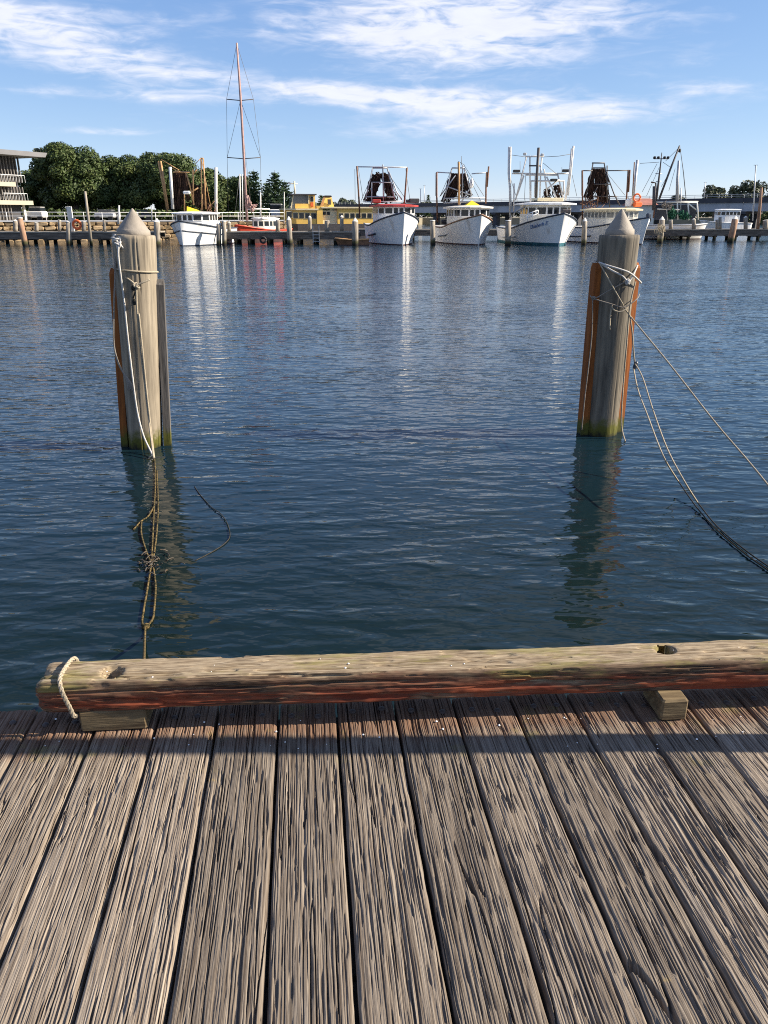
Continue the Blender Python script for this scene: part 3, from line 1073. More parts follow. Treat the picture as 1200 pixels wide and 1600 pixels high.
board(lp, 10, 0.215, 0.13, 0.085, P(245, 434, lbase.y).z, M['fendergrey'])
board(rp, 188, 0.195, 0.15, 0.095, P(935, 410, rbase.y).z, M['fender'])
board(rp, 22, 0.195, 0.14, 0.105, P(999, 411, rbase.y).z, M['fender'])
bpy.context.view_layer.update()


def pile_pt(pile, u, v, yoff=-0.25):
    """world point at photo pixel, at the front surface of a pile"""
    return P(u, v, pile.location.y + yoff)


def ropeobj(label, paths, r, mat, name='mooring_rope', n=7, group=None, knots=()):
    mbx = MB()
    for p in paths:
        mbx.tube(smooth_path(p, 6), r, n)
    for (c, kr) in knots:
        for j in range(5):
            a = random.uniform(0, 6.28)
            cc = Vector(c) + Vector((random.uniform(-.3, .3), random.uniform(-.3, .3), random.uniform(-.4, .4))) * kr
            ax = Vector((random.uniform(-1, 1), random.uniform(-1, 1), random.uniform(-1, 1))).normalized()
            s = ax.orthogonal().normalized()
            t = ax.cross(s)
            mbx.tube([cc + (s * math.cos(2 * math.pi * q / 10) + t * math.sin(2 * math.pi * q / 10)) * kr * 0.75 for q in range(11)], r * 0.95, n)
    return tag(mbx.build(name, mat), label, 'rope', group)


def onpile(pile, pts):
    return [pile.matrix_world @ Vector(p) for p in pts]


def zl(pile, v, u=None):
    """height of photo row v at a pile's front"""
    return P(u or 600, v, pile.location.y - 0.2).z


# left pile
zt = zl(lp, 372)
lw = lambda v, r=0.232: r
ring_top = onpile(lp, wrap_pts(lp, 200, 520, zt + 0.02, zt - 0.03, 0.195, 26))
hang1 = [pile_pt(lp, 186, 378), pile_pt(lp, 185, 400, -0.27), pile_pt(lp, 190, 440, -0.24), pile_pt(lp, 194, 470, -0.24), pile_pt(lp, 199, 520, -0.235), pile_pt(lp, 206, 580, -0.235), pile_pt(lp, 214, 640, -0.23),
         pile_pt(lp, 224, 680, -0.28), pile_pt(lp, 236, 706, -0.35), pile_pt(lp, 243, 722, -0.5)]
ropeobj('white rope knotted under the cap of the left mooring pile, hanging to the water', [ring_top, hang1], 0.0105, M['ropewhite'],
        knots=[(pile_pt(lp, 184, 378, -0.2), 0.05), (pile_pt(lp, 187, 384, -0.22), 0.045), (pile_pt(lp, 181, 374, -0.16), 0.045)])
z1 = zl(lp, 424)
loop = onpile(lp, wrap_pts(lp, 196, 345, zl(lp, 421), zl(lp, 424), 0.236, 14)) + onpile(lp, wrap_pts(lp, -15, 196, zl(lp, 424), zl(lp, 432), 0.236, 18))
vee = [pile_pt(lp, 196, 433, -0.22), pile_pt(lp, 206, 440, -0.25), pile_pt(lp, 213, 445, -0.26), pile_pt(lp, 224, 441, -0.25), pile_pt(lp, 234, 437, -0.22)]
dn1 = [pile_pt(lp, 213, 445, -0.26), pile_pt(lp, 214, 480, -0.27), pile_pt(lp, 219, 540, -0.26), pile_pt(lp, 226, 600, -0.27), pile_pt(lp, 234, 670, -0.32), PZ(240, 716, 0.02), PZ(242, 760, 0.012), PZ(241, 800, 0.012), PZ(238, 850, 0.012), PZ(237, 878, 0.015)]
dn2 = [pile_pt(lp, 217, 490, -0.27), pile_pt(lp, 223, 550, -0.27), pile_pt(lp, 230, 620, -0.28), pile_pt(lp, 238, 690, -0.34), PZ(244, 735, 0.015), PZ(245, 790, 0.010), PZ(243, 840, 0.012), PZ(238, 878, 0.015)]
ropeobj('pale double rope tied round the left mooring pile below the white rope', [loop, vee, dn1[:6], dn2[:4] + [PZ(241, 716, 0.02)]], 0.0105, M['rope'],
        knots=[(pile_pt(lp, 213, 447, -0.26), 0.03)])
ropeobj('dark shackle cord knotted twice on the face of the left mooring pile', [[pile_pt(lp, 207, 448, -0.25), pile_pt(lp, 211, 455, -0.27), pile_pt(lp, 208, 466, -0.25)]], 0.008, M['ropewet'], 'knotted_cord',
        knots=[(pile_pt(lp, 209, 450, -0.25), 0.025), (pile_pt(lp, 211, 472, -0.255), 0.025)])
sideg = [pile_pt(lp, 180, 384, -0.12), pile_pt(lp, 180, 430, -0.2), pile_pt(lp, 178, 480, -0.24), pile_pt(lp, 178, 535, -0.24), pile_pt(lp, 184, 565, -0.25), pile_pt(lp, 193, 583, -0.26), pile_pt(lp, 202, 600, -0.26)]
ropeobj('grey rope with a frayed end hanging beside the orange board of the left pile', [sideg] + [[pile_pt(lp, 193, 583, -0.26), pile_pt(lp, 199 + k * 2, 597 + k, -0.27), pile_pt(lp, 200 + k * 2.2, 608 + (k % 2) * 2, -0.27)] for k in range(4)], 0.011, M['ropegrey'])
# weedy rope floating from the pile to the wharf
weedy = [PZ(241, 712, 0.012), PZ(243, 745, 0.008), PZ(241, 790, 0.006), PZ(238, 850, 0.008), PZ(237, 882, 0.008)]
weedy2 = [PZ(245, 735, 0.008), PZ(247, 790, 0.006), PZ(244, 840, 0.006), PZ(238, 880, 0.008)]
lpa = [PZ(236, 884, 0.012), PZ(231, 915, 0.01), PZ(225, 950, 0.01), PZ(222, 972, 0.01), PZ(227, 980, 0.012)]
lpb = [PZ(239, 884, 0.012), PZ(243, 915, 0.01), PZ(241, 950, 0.01), PZ(238, 968, 0.01), PZ(228, 979, 0.012)]
dnw = [PZ(227, 978, 0.012), PZ(226, 1000, 0.06), P(225, 1030, 3.2), P(224, 1060, 2.75), P(224, 1090, 2.55)]
tw = [PZ(241, 790, 0.01), PZ(232, 806, 0.01), PZ(220, 815, 0.008), PZ(208, 828, 0.006)]
tw2 = [PZ(221, 815, 0.01), PZ(221, 835, 0.008), PZ(228, 860, 0.008), PZ(236, 880, 0.01)]
ropeobj('weed-covered rope floating from the left pile towards the kerb log', [weedy, weedy2, lpa, lpb, dnw, tw, tw2], 0.0078, M['ropeweed'], knots=[(PZ(227, 979, 0.012), 0.02)])
mb = MB()
for k in range(46):
    a, d = random.uniform(0, 6.28), abs(random.gauss(0, 0.11))
    c = PZ(236, 880, 0.006) + Vector((math.cos(a) * d, math.sin(a) * d * 1.3, 0.002))
    L = random.uniform(0.02, 0.07)
    dr = Vector((math.cos(a * 3), math.sin(a * 3), random.uniform(-0.1, 0.5))).normalized()
    mb.tube(smooth_path([c, c + dr * L * 0.5 + Vector((0, 0, 0.008)), c + dr * L], 3), random.uniform(0.003, 0.008), 5)
tag(mb.build('seaweed_clump', M['weed']), 'dark clump of seaweed caught in the floating rope', 'seaweed', kind='stuff')
hose = [PZ(304, 760, 0.004), PZ(312, 772, 0.006), PZ(330, 792, 0.008), PZ(345, 803, 0.01), PZ(356, 820, 0.012), PZ(359, 838, 0.008), PZ(350, 850, 0.006), PZ(330, 863, 0.003), PZ(305, 876, 0.001)]
ropeobj('thin dark line curving on the water right of the left mooring pile', [hose], 0.0042, M['ropewet'], 'floating_line')

# right pile
def rpt(u, v, y=-0.26):
    return pile_pt(rp, u, v, y)


w1 = [rpt(936, 410, -0.12), rpt(950, 415), rpt(970, 421, -0.3), rpt(985, 427, -0.27), rpt(1000, 440, -0.16), rpt(1001, 442, -0.05)]
w2 = [rpt(937, 411, -0.14), rpt(955, 422), rpt(972, 431, -0.29), rpt(982, 440, -0.26), rpt(990, 428, -0.22), rpt(996, 415, -0.1)]
back = onpile(rp, wrap_pts(rp, 10, 170, zl(rp, 412), zl(rp, 410), 0.25, 12))
ropeobj('white rope wound twice round the upper part of the right mooring pile', [w1, w2, back], 0.0105, M['ropewhite'], knots=[(rpt(981, 441, -0.27), 0.03)])
line1 = [rpt(937, 411, -0.15), rpt(950, 435, -0.27), rpt(970, 470, -0.30), rpt(985, 494, -0.28)]
p_end = P(1400, 1010, 5.2)
a0 = rpt(985, 494, -0.28)
line1 += [a0.lerp(P(1200, 758, 7.0), 0.33), a0.lerp(P(1200, 758, 7.0), 0.67) + Vector((0, 0, -0.02)), P(1200, 758, 7.0), P(1420, 1040, 5.2)]
ropeobj('long pale rope stretched from the right mooring pile out to the right over the water', [line1], 0.0085, M['rope'])
c1 = [rpt(922, 462, -0.1), rpt(930, 466, -0.2), rpt(955, 452, -0.28), rpt(978, 440, -0.27)]
c2 = [rpt(928, 467, -0.22), rpt(955, 475, -0.28), rpt(975, 480, -0.28), rpt(994, 468, -0.24), rpt(999, 460, -0.1)]
c3 = [rpt(926, 467, -0.22), rpt(925, 520, -0.22), rpt(920, 570, -0.22), rpt(914, 620, -0.22), rpt(909, 672, -0.22)]
ropeobj('thin cord tied across both boards of the right mooring pile', [c1, c2, c3], 0.0065, M['ropegrey'], 'lashing_cord', knots=[(rpt(927, 466, -0.22), 0.02)])
tail = [rpt(956, 476, -0.27), rpt(954, 490, -0.28), rpt(953, 503, -0.28), rpt(953, 515, -0.28)]
loop2 = [rpt(955, 478, -0.28), rpt(960, 485, -0.29), rpt(970, 487, -0.3), rpt(980, 481, -0.28)]
ropeobj('short rope tail hanging on the shaded face of the right mooring pile', [tail, loop2], 0.009, M['rope'])
h1 = [rpt(993, 440, -0.22), rpt(984, 480, -0.26), rpt(979, 540, -0.25), rpt(974, 600, -0.24), rpt(971, 650, -0.25), rpt(972, 672, -0.28), PZ(977, 690, 0.0)]
ropeobj('pale rope hanging down the right side of the right mooring pile into the water', [h1], 0.009, M['rope'])
bl = rpt(992, 568, -0.30)
e0 = [rpt(984, 492, -0.29), rpt(988, 520, -0.3), rpt(990, 550, -0.30), bl]
e1 = [bl, P(1004, 590, 8.75), P(1020, 640, 8.2), P(1042, 700, 7.3), P(1068, 750, 6.7), PZ(1090, 785, 0.05), PZ(1120, 822, 0.012), PZ(1160, 856, 0.012), PZ(1205, 888, 0.012), PZ(1300, 950, 0.012)]
e2 = [P(990, 576, rp.location.y - 0.31), P(997, 610, 8.55), P(1012, 650, 8.0), P(1036, 712, 7.1), PZ(1060, 752, 0.10), PZ(1088, 792, 0.02), PZ(1120, 828, 0.012), PZ(1160, 862, 0.012), PZ(1205, 894, 0.012), PZ(1300, 957, 0.012)]
ropeobj('pale rope running from the right mooring pile down to a dark pulley', [e0], 0.0095, M['rope'])
rr_ = thing('double_rope', 'two wet ropes running from the dark pulley down into the water at the right', 'rope')
mbx = MB(); mbx.tube(smooth_path(e1[:6], 6), 0.0078, 7); mbx.tube(smooth_path(e2[:5], 6), 0.0078, 7); mbx.build('dry_length', M['rope'], rr_)
mbx = MB(); mbx.tube(smooth_path(e1[5:], 6), 0.0062, 7); mbx.tube(smooth_path(e2[4:], 6), 0.0062, 7); mbx.build('wet_length', M['ropewet'], rr_)
mb = MB().box((0, 0, 0), (0.045, 0.05, 0.10), bev=0.015)
mb.box((0.0, 0, -0.01), (0.065, 0.03, 0.06), bev=0.012)
o = mb.build('pulley_block', M['navy'])
o.location = P(993, 571, rp.location.y - 0.31)
o.rotation_euler = (0.1, 0.15, 0.4)
tag(o, 'small dark blue pulley hanging on the rope beside the right pile', 'pulley')

# ------------------------------------------------------------------ boats
def bearing_rot(b):
    return R(90 - b)


class Boat:
    """hull lofted from stations; local x to the bow, y to port, z up, origin at the stem on the waterline"""
    def __init__(self, name, label, cat, stem, heading, L, B, bow, mid, stern, rake=0.9, group=None):
        self.o = thing(name, label, cat, stem, bearing_rot(heading), group)
        self.L, self.B, self.bow, self.mid, self.stern, self.rake = L, B, bow, mid, stern, rake
        self.Mw = Matrix.Translation(Vector(stem)) @ Matrix.Rotation(bearing_rot(heading), 4, 'Z')
        self.Mi = self.Mw.inverted()

    def loc(self, u, v, Y):
        return self.Mi @ P(u, v, Y)

    def sheer(self, s):
        if s < 0.45:
            t = (0.45 - s) / 0.45
            return self.mid + (self.stern - self.mid) * t * t
        t = (s - 0.45) / 0.55
        return self.mid + (self.bow - self.mid) * t ** 1.6

    def bd(self, s):
        if s < 0.5:
            return self.B / 2 * (1 - 0.16 * ((0.5 - s) / 0.5) ** 2)
        t = (s - 0.5) / 0.5
        return max(0.04, self.B / 2 * (1 - t ** 3.0))

    def bw(self, s):
        if s < 0.4:
            return self.B / 2 * 0.93 * (1 - 0.2 * ((0.4 - s) / 0.4) ** 2)
        t = (s - 0.4) / 0.6
        return max(0.035, self.B / 2 * 0.93 * (1 - t ** 1.95))

    def at(self, s, h, side, off=0.0):
        """hull point: h 0 = waterline, 1 = sheer"""
        z = self.sheer(s) * h
        b = self.bw(s) + (self.bd(s) - self.bw(s)) * h ** 1.25
        x = -self.L + s * (self.L + self.rake * h ** 1.1)
        return Vector((x, side * (b + off), z))

    def hull(self, mat, bottom, cap, boot=0.10, deckdrop=0.55):
        S = [k / 26 for k in range(27)]
        hs = [k / 7 for k in range(8)]
        for (nm, hl, m_) in (('hull', hs, mat),):
            vs, fs = [], []
            row = []
            for s in S:
                r = []
                for h in reversed(hl):
                    r.append(self.at(s, h, 1))
                for h in hl:
                    r.append(self.at(s, h, -1))
                row.append(r)
            n = len(row[0])
            for r in row:
                vs += r
            for i in range(len(S) - 1):
                for j in range(n - 1):
                    if j == len(hl) - 1:
                        continue
                    fs.append((i * n + j, (i + 1) * n + j, (i + 1) * n + j + 1, i * n + j + 1))
            i = len(S) - 1
            for j in range(len(hl) - 1):
                fs.append((i * n + j, i * n + n - 1 - j, i * n + n - 2 - j, i * n + j + 1))
            fs.append(tuple(range(n)))
            mb_ = MB().add(vs, fs, True)
            mb_.sm[-1] = False
            hull = mb_.build(nm, m_, self.o)
        # bottom with boot stripe, a little proud of the topsides
        vs, fs = [], []
        for s in S:
            b = self.bw(s)
            x = -self.L + s * self.L
            zb = boot
            hb = zb / self.sheer(s)
            p = self.at(s, hb, 1, 0.012)
            q = self.at(s, hb, -1, 0.012)
            xx = p.x + (0.015 if s == 1 else 0)
            vs += [(xx, p.y, zb), (x, b + 0.012, -0.02), (x, b * 0.7, -0.6), (x, 0, -0.9), (x, -b * 0.7, -0.6), (x, -b - 0.012, -0.02), (xx, q.y, zb)]
        for i in range(len(S) - 1):
            for j in range(6):
                fs.append((i * 7 + j, (i + 1) * 7 + j, (i + 1) * 7 + j + 1, i * 7 + j + 1))
        MB().add(vs, fs, True).build('antifouling', bottom, self.o)
        # deck
        vs, fs = [], []
        for s in S:
            z = self.sheer(s) - deckdrop
            h = max(0.1, z / self.sheer(s))
            p = self.at(s, h, 1, -0.02)
            vs += [(p.x, p.y, z), (p.x, -p.y, z)]
        for i in range(len(S) - 1):
            fs.append((i * 2, (i + 1) * 2, (i + 1) * 2 + 1, i * 2 + 1))
        MB().add(vs, fs).build('deck', M['deckgrey'], self.o)
        # cap rail
        path = [self.at(s, 1, 1) for s in S] + [self.at(s, 1, -1) for s in reversed(S)]
        MB().tube(path, 0.075, 6).build('cap_rail', cap, self.o)
        return hull

    def strip(self, s0, s1, h0, h1, side, r, mat, name='rubbing_strip', n=14):
        pts = []
        for k in range(n + 1):
            t = k / n
            pts.append(self.at(s0 + (s1 - s0) * t, h0 + (h1 - h0) * t, side, 0.02))
        MB().tube(pts, r, 6).build(name, mat, self.o)

    def cabin(self, xf, xb, w, z0, z1, wall, roofmat, wz0, wz1, roof_over=0.35, roof_t=0.14, nfront=(1, 1, 2, 1, 1), nside=4, frame=None, rake_f=0.0, roof_z=None, name='wheelhouse', glass=None, camber=0.12, round_f=1.0):
        """wheelhouse with a five-sided front; windows on the front facets and along the sides"""
        poly = [(xb, -w), (xf - 1.15 * round_f, -w), (xf - 0.45 * round_f, -w * 0.72), (xf, -w * 0.30), (xf, w * 0.30), (xf - 0.45 * round_f, w * 0.72), (xf - 1.15 * round_f, w), (xb, w)]
        house = MB().prism(poly, z0, z1).build(name, wall, self.o)
        frame = frame or wall
        glass = glass or M['glass']
        segs = []
        k = [(1, 2), (2, 3), (3, 4), (4, 5), (5, 6)]
        for (a, b), n in zip(k, nfront):
            segs.append((poly[a], poly[b], n))
        segs.append((poly[0], poly[1], nside))
        segs.append((poly[6], poly[7], nside))
        for (a, b, n) in segs:
            if n <= 0:
                continue
            a, b = Vector((*a, 0)), Vector((*b, 0))
            d = b - a
            ln = d.length
            d.normalize()
            nr = Vector((d.y, -d.x, 0))
            pw = ln / n
            for q in range(n):
                c = a + d * (pw * (q + 0.5))
                hw_ = max(0.08, min(pw / 2 - 0.07, 0.42))
                zc = (wz0 + wz1) / 2
                hh_ = (wz1 - wz0) / 2
                fm = MB()
                t = 0.06
                off = nr * 0.012
                for (du, dz, su, sz) in ((0, hh_ + t / 2, 2 * hw_ + 2 * t, t), (0, -hh_ - t / 2, 2 * hw_ + 2 * t, t), (hw_ + t / 2, 0, t, 2 * hh_), (-hw_ - t / 2, 0, t, 2 * hh_)):
                    Mx = Matrix(((d.x, nr.x, 0, 0), (d.y, nr.y, 0, 0), (0, 0, 1, 0), (0, 0, 0, 1)))
                    Mx.translation = c + d * du + off + Vector((0, 0, zc + dz))
                    fm.box(None, (su, 0.05, sz), M=Mx)
                f = fm.build('window', frame, self.o)
                Mx = Matrix(((d.x, nr.x, 0, 0), (d.y, nr.y, 0, 0), (0, 0, 1, 0), (0, 0, 0, 1)))
                Mx.translation = c + nr * 0.002 + Vector((0, 0, zc))
                MB().box(None, (2 * hw_ + 0.002, 0.02, 2 * hh_ + 0.002), M=Mx).build('pane', glass, f)
        ro = roof_over
        rp_ = [(xb - ro, -w - ro), (xf - 1.1 * round_f + ro * .3, -w - ro), (xf - 0.35 * round_f + ro, -w * 0.78 - ro * .5), (xf + ro, -w * 0.32), (xf + ro, w * 0.32), (xf - 0.35 * round_f + ro, w * 0.78 + ro * .5), (xf - 1.1 * round_f + ro * .3, w + ro), (xb - ro, w + ro)]
        n = len(rp_)
        cx = (xf + xb) / 2
        vs = [(x, y, z1 - 0.002) for x, y in rp_] + [(x, y, z1 + roof_t) for x, y in rp_] + [(cx + (x - cx) * .82, y * .55, z1 + roof_t + camber) for x, y in rp_]
        fs = [tuple(range(n - 1, -1, -1)), tuple(range(2 * n, 3 * n))]
        for kk in (0, n):
            fs += [(kk + i, kk + (i + 1) % n, kk + n + (i + 1) % n, kk + n + i) for i in range(n)]
        MB().add(vs, fs).build('roof', roofmat, self.o)
        return house

    def spar(self, name, pts, r, mat, n=7, Y=None):
        """pts: local vectors or (u, v, Y)"""
        MB().tube([self.loc(*p) if not isinstance(p, Vector) else p for p in pts], r, n).build(name, mat, self.o)

    def wires(self, name, lines, r=0.022, mat=None):
        for ln in lines:
            MB().tube([self.loc(*p) if not isinstance(p, Vector) else p for p in ln], r, 4).build(name, mat or M['wire'], self.o)

    def net(self, pts, r0, r1, seed, mat=None, name='hanging_net'):
        """bundled net hung along a line: folded, ragged tube"""
        a = [self.loc(*p) if not isinstance(p, Vector) else p for p in pts]
        a = smooth_path(a, 8)
        g = random.Random(seed)
        m = len(a)
        mb_ = MB()
        for q in range(24):
            ang, k0 = g.uniform(0, 6.28), g.random() ** 0.5
            ph, fr_ = g.uniform(0, 6.28), g.uniform(0.35, 0.9)
            st_, en = (0, m) if q < 14 else (g.randrange(0, m // 3), g.randrange(m // 2, m))
            pts_, rr_ = [], []
            for i in range(st_, en):
                d = (a[min(i + 1, m - 1)] - a[max(i - 1, 0)]).normalized()
                s = d.cross(Vector((1, 0, 0))).normalized()
                t = d.cross(s)
                rad = (r0 + (r1 - r0) * i / (m - 1)) * k0 * 1.25
                wob = 1 + 0.35 * math.sin(ph + fr_ * i)
                pts_.append(a[i] + s * math.cos(ang + 0.1 * i) * rad * wob + t * math.sin(ang + 0.1 * i) * rad * 0.7 * wob)
                rr_.append((0.022 + 0.045 * g.random()) * (0.8 + 0.5 * (r0 + r1)))
            if len(pts_) > 2:
                mb_.tube(pts_, rr_, 5, smooth=False)
        mb_.build(name, mat or M['net'], self.o)


def stem_at(u, v):
    return PZ(u, v, 0)


# ---- trawler with red roof (photo columns 556-660)
Z4 = lambda x, y: (540 + x / 5, 240 + y / 5)
TG = 'fishing trawlers moored bow-out at the far jetty'


def trawler_rig(b, zf, Yr, lboom, rboom, frame, nets, hor, bmat, fmat, lines, r=0.085, extra=()):
    for ln in lboom + rboom:
        b.spar('outrigger_boom', [zf(*p) + (Yr,) for p in ln], r, bmat)
    for ln in frame:
        b.spar('gantry_bar', [zf(*p) + (Yr + 0.6,) for p in ln], 0.065, fmat)
    for k, (ln, r0, r1) in enumerate(nets):
        b.net([zf(*p) + (Yr + 0.9,) for p in ln], r0, r1, 5 + k * 7)
    for ln in hor:
        b.spar('cross_spar', [zf(*p) + (Yr + 0.3,) for p in ln], 0.055, fmat)
    b.wires('stay_wire', [[zf(*p) + (Yr + 0.2,) for p in ln] for ln in lines])


st = stem_at(629, 383.5)
b2 = Boat('trawler', 'white trawler with a red wheelhouse roof and bare brown booms', 'boat', st, 171, 13.0, 4.7, 2.95, 1.75, 1.9, 0.75, TG)
b2.hull(M['white'], M['antired'], M['navy'])
Yc = st.y + 2.6
b2.cabin(-2.3, -7.2, 1.8, 2.05, ZV(323, Yc), M['white'], M['red'], ZV(333.6, Yc), ZV(325.2, Yc), nside=5)
b2.strip(0.40, 0.66, 0.44, 0.50, -1, 0.09, M['navy'], 'rubbing_strip')
b2.strip(0.40, 0.66, 0.44, 0.50, 1, 0.09, M['navy'], 'rubbing_strip')
trawler_rig(b2, Z4, st.y + 6.0,
            [[(88, 98), (98, 250), (112, 500)]], [[(480, 108), (470, 250), (458, 395)]],
            [[(212, 112), (178, 260), (150, 380)], [(325, 112), (355, 230), (388, 380)], [(290, 85), (293, 240), (296, 380)], [(212, 112), (325, 112)], [(200, 225), (355, 225)], [(160, 338), (380, 338)], [(205, 225), (203, 395)], [(338, 140), (400, 300), (440, 360)]],
            [([(228, 165), (205, 260), (175, 375)], 0.22, 0.42), ([(248, 165), (228, 270), (212, 350)], 0.22, 0.3), ([(262, 165), (250, 230), (240, 290)], 0.2, 0.15), ([(308, 165), (322, 260), (340, 340)], 0.25, 0.4), ([(325, 165), (345, 270), (378, 375)], 0.2, 0.35), ([(235, 172), (280, 176), (325, 172)], 0.22, 0.22), ([(170, 350), (270, 362), (375, 352)], 0.25, 0.25)],
            [[(88, 103), (215, 104), (290, 104), (480, 108)]], M['rust'], M['galv'],
            [[(72, 120), (75, 380)], [(470, 120), (505, 380)], [(215, 150), (120, 370)], [(335, 160), (480, 370)], [(292, 100), (310, 380)], [(100, 110), (140, 380)]])
b2.spar('roof_rail', [Z4(150, 378) + (Yc + 1,), Z4(440, 372) + (Yc + 1,)], 0.04, M['galv'])
for (x, y, s) in ((240, 372, 0.32), (535, 368, 0.4), (505, 372, 0.3)):
    p = b2.loc(*Z4(x, y), Yc + 0.5)
    MB().box(p, (0.9 * s + 0.3, 1.4 * s + 0.4, s), bev=0.06).build('deck_gear', M['darksteel'] if x > 300 else M['red'], b2.o)

# ---- trawler with cream roof (columns 678-772)
st = stem_at(748, 383.3)
b3 = Boat('trawler', 'white trawler with a cream roof and timber-capped bulwark between two other trawlers', 'boat', st, 172, 13.0, 4.7, 2.75, 1.55, 1.7, 0.55, TG)
b3.hull(M['white2'], M['antired'], M['brownwood'])
Yc = st.y + 2.4
b3.cabin(-2.1, -6.5, 1.78, 1.9, ZV(325.5, Yc), M['offwhite'], M['offwhite'], ZV(337.5, Yc), ZV(327.8, Yc), nside=4, frame=M['white'])
b3.strip(0.35, 0.62, 0.42, 0.5, -1, 0.06, M['navy'])
trawler_rig(b3, Z4, st.y + 6.0,
            [[(712, 145), (712, 330), (718, 540)]], [[(1102, 145), (1097, 250), (1095, 390)], [(1118, 100), (1105, 260)]],
            [[(830, 115), (800, 250), (760, 380)], [(925, 112), (955, 220), (985, 330)], [(830, 112), (930, 112)], [(800, 260), (985, 325)], [(915, 90), (912, 340)], [(760, 350), (1090, 345)], [(740, 330), (860, 170)], [(890, 400), (985, 250)], [(765, 385), (1080, 370)]],
            [([(842, 155), (820, 250), (780, 385)], 0.18, 0.42), ([(855, 155), (838, 260), (815, 350)], 0.2, 0.35), ([(872, 155), (862, 260), (858, 340)], 0.15, 0.2), ([(922, 155), (945, 240), (978, 335)], 0.18, 0.3), ([(905, 155), (918, 260), (935, 340)], 0.2, 0.3)],
            [[(712, 145), (828, 152)], [(985, 158), (1102, 148)]], M['rust'], M['galv'],
            [[(700, 150), (702, 330)], [(925, 90), (1080, 330)], [(905, 20), (905, 90)], [(880, 60), (930, 90)], [(830, 120), (735, 340)], [(920, 95), (1060, 380)]])
b3.spar('mast', [Z4(884, 65) + (st.y + 6.2,), Z4(886, 200) + (st.y + 6.2,), Z4(886, 400) + (st.y + 6.2,)], 0.12, M['tanpole'])
p = b3.loc(*Z4(985, 395), Yc + 0.8)
MB().add([p + Vector((-0.7, -0.9, -0.25)), p + Vector((0.7, -0.9, -0.25)), p + Vector((0.7, 0.9, -0.25)), p + Vector((-0.7, 0.9, -0.25)), p + Vector((0, 0, 0.35))], [(0, 1, 4), (1, 2, 4), (2, 3, 4), (3, 0, 4), (3, 2, 1, 0)]).build('tarpaulin', M['tarpyellow'], b3.o)
p = b3.loc(*Z4(985, 230), st.y + 6.5)
MB().lathe([(0.02, -0.5), (0.16, -0.4), (0.22, -0.1), (0.14, 0.25), (0.03, 0.5)], 10, p).build('radar_dome', M['white'], b3.o)
for x in (770, 790):
    p = b3.loc(*Z4(x, 535), st.y + 7)
    MB().lathe([(0.18, -0.25), (0.34, -0.12), (0.34, 0.12), (0.18, 0.25)], 12, p).build('fender_tyre', M['black'], b3.o)

# ---- white trawler with the name on the bow (columns 795-910)
Z5 = lambda x, y: (770 + x / 7.5, 220 + y / 7.5)
st = stem_at(873, 384.5)
b4 = Boat('trawler', 'large white trawler with blue lettering on the bow and white lattice rigging', 'boat', st, 173.5, 14.0, 6.0, 2.85, 1.45, 1.6, 0.9, TG)
b4.hull(M['white'], M['teal'], M['navy'], boot=0.26)
Yc = st.y + 2.8
b4.cabin(-2.4, -6.3, 2.1, 1.75, ZV(320, Yc), M['offwhite'], M['white'], ZV(334.5, Yc), ZV(324, Yc), nside=3, roof_over=0.5, frame=M['white'])
b4.strip(0.30, 0.60, 0.40, 0.47, -1, 0.08, M['galv'])
Yr = st.y + 6.0
for ln in ([(190, 70), (185, 380), (200, 560), (203, 900)], [(208, 70), (200, 380), (212, 800)], [(945, 60), (915, 350), (880, 640)], [(925, 90), (900, 380), (850, 700)]):
    b4.spar('outrigger_boom', [Z5(*p) + (Yr,) for p in ln], 0.10, M['alu'])
for ln in ([(435, 175), (435, 290), (440, 720)], [(575, 165), (560, 400), (550, 700)], [(395, 190), (330, 450), (265, 700)], [(225, 383), (505, 385), (890, 383)], [(380, 185), (600, 180)], [(390, 400), (760, 400)], [(630, 420), (700, 560), (760, 700)],
           [(760, 390), (790, 520), (830, 680)], [(640, 560), (780, 450)], [(450, 470), (840, 470)], [(445, 470), (445, 700)], [(830, 470), (835, 620)], [(250, 500), (245, 830)], [(330, 400), (365, 410), (285, 640)], [(600, 330), (640, 640)], [(500, 400), (490, 660)]):
    b4.spar('gantry_bar', [Z5(*p) + (Yr + 0.8,) for p in ln], 0.075, M['alu'])
b4.spar('mast', [Z5(538, 80) + (Yr - 0.4,), Z5(518, 400) + (Yr - 0.4,), Z5(508, 670) + (Yr - 0.4,)], 0.14, M['darksteel'])
b4.spar('mast_crossarm', [Z5(425, 292) + (Yr - 0.3,), Z5(560, 292) + (Yr - 0.3,)], 0.07, M['darksteel'])
for (x, y) in ((277, 355), (852, 350), (715, 460)):
    MB().box(b4.loc(*Z5(x, y), Yr + 0.7), (0.5, 0.62, 0.24), bev=0.04).build('flood_light', M['black'], b4.o)
for (x, y) in ((375, 155), (580, 165)):
    MB().box(b4.loc(*Z5(x, y), Yr + 0.8), (0.25, 0.3, 0.25), bev=0.05).build('mast_light', M['galv'], b4.o)
b4.net([Z5(745, 520) + (Yr + 1.2,), Z5(755, 580) + (Yr + 1.2,), Z5(770, 670) + (Yr + 1.2,)], 0.25, 0.35, 61)
b4.net([Z5(650, 560) + (Yr + 1.2,), Z5(640, 610) + (Yr + 1.2,), Z5(630, 670) + (Yr + 1.2,)], 0.2, 0.35, 62)
b4.wires('stay_wire', [[Z5(*p) + (Yr + 0.3,) for p in ln] for ln in ([(210, 165), (400, 190)], [(590, 190), (770, 180), (920, 155)], [(200, 420), (270, 640)], [(930, 400), (985, 650)], [(590, 260), (760, 400)], [(320, 240), (320, 380)], [(900, 400), (850, 640)], [(810, 310), (810, 380)], [(385, 390), (370, 700)])])
rail = []
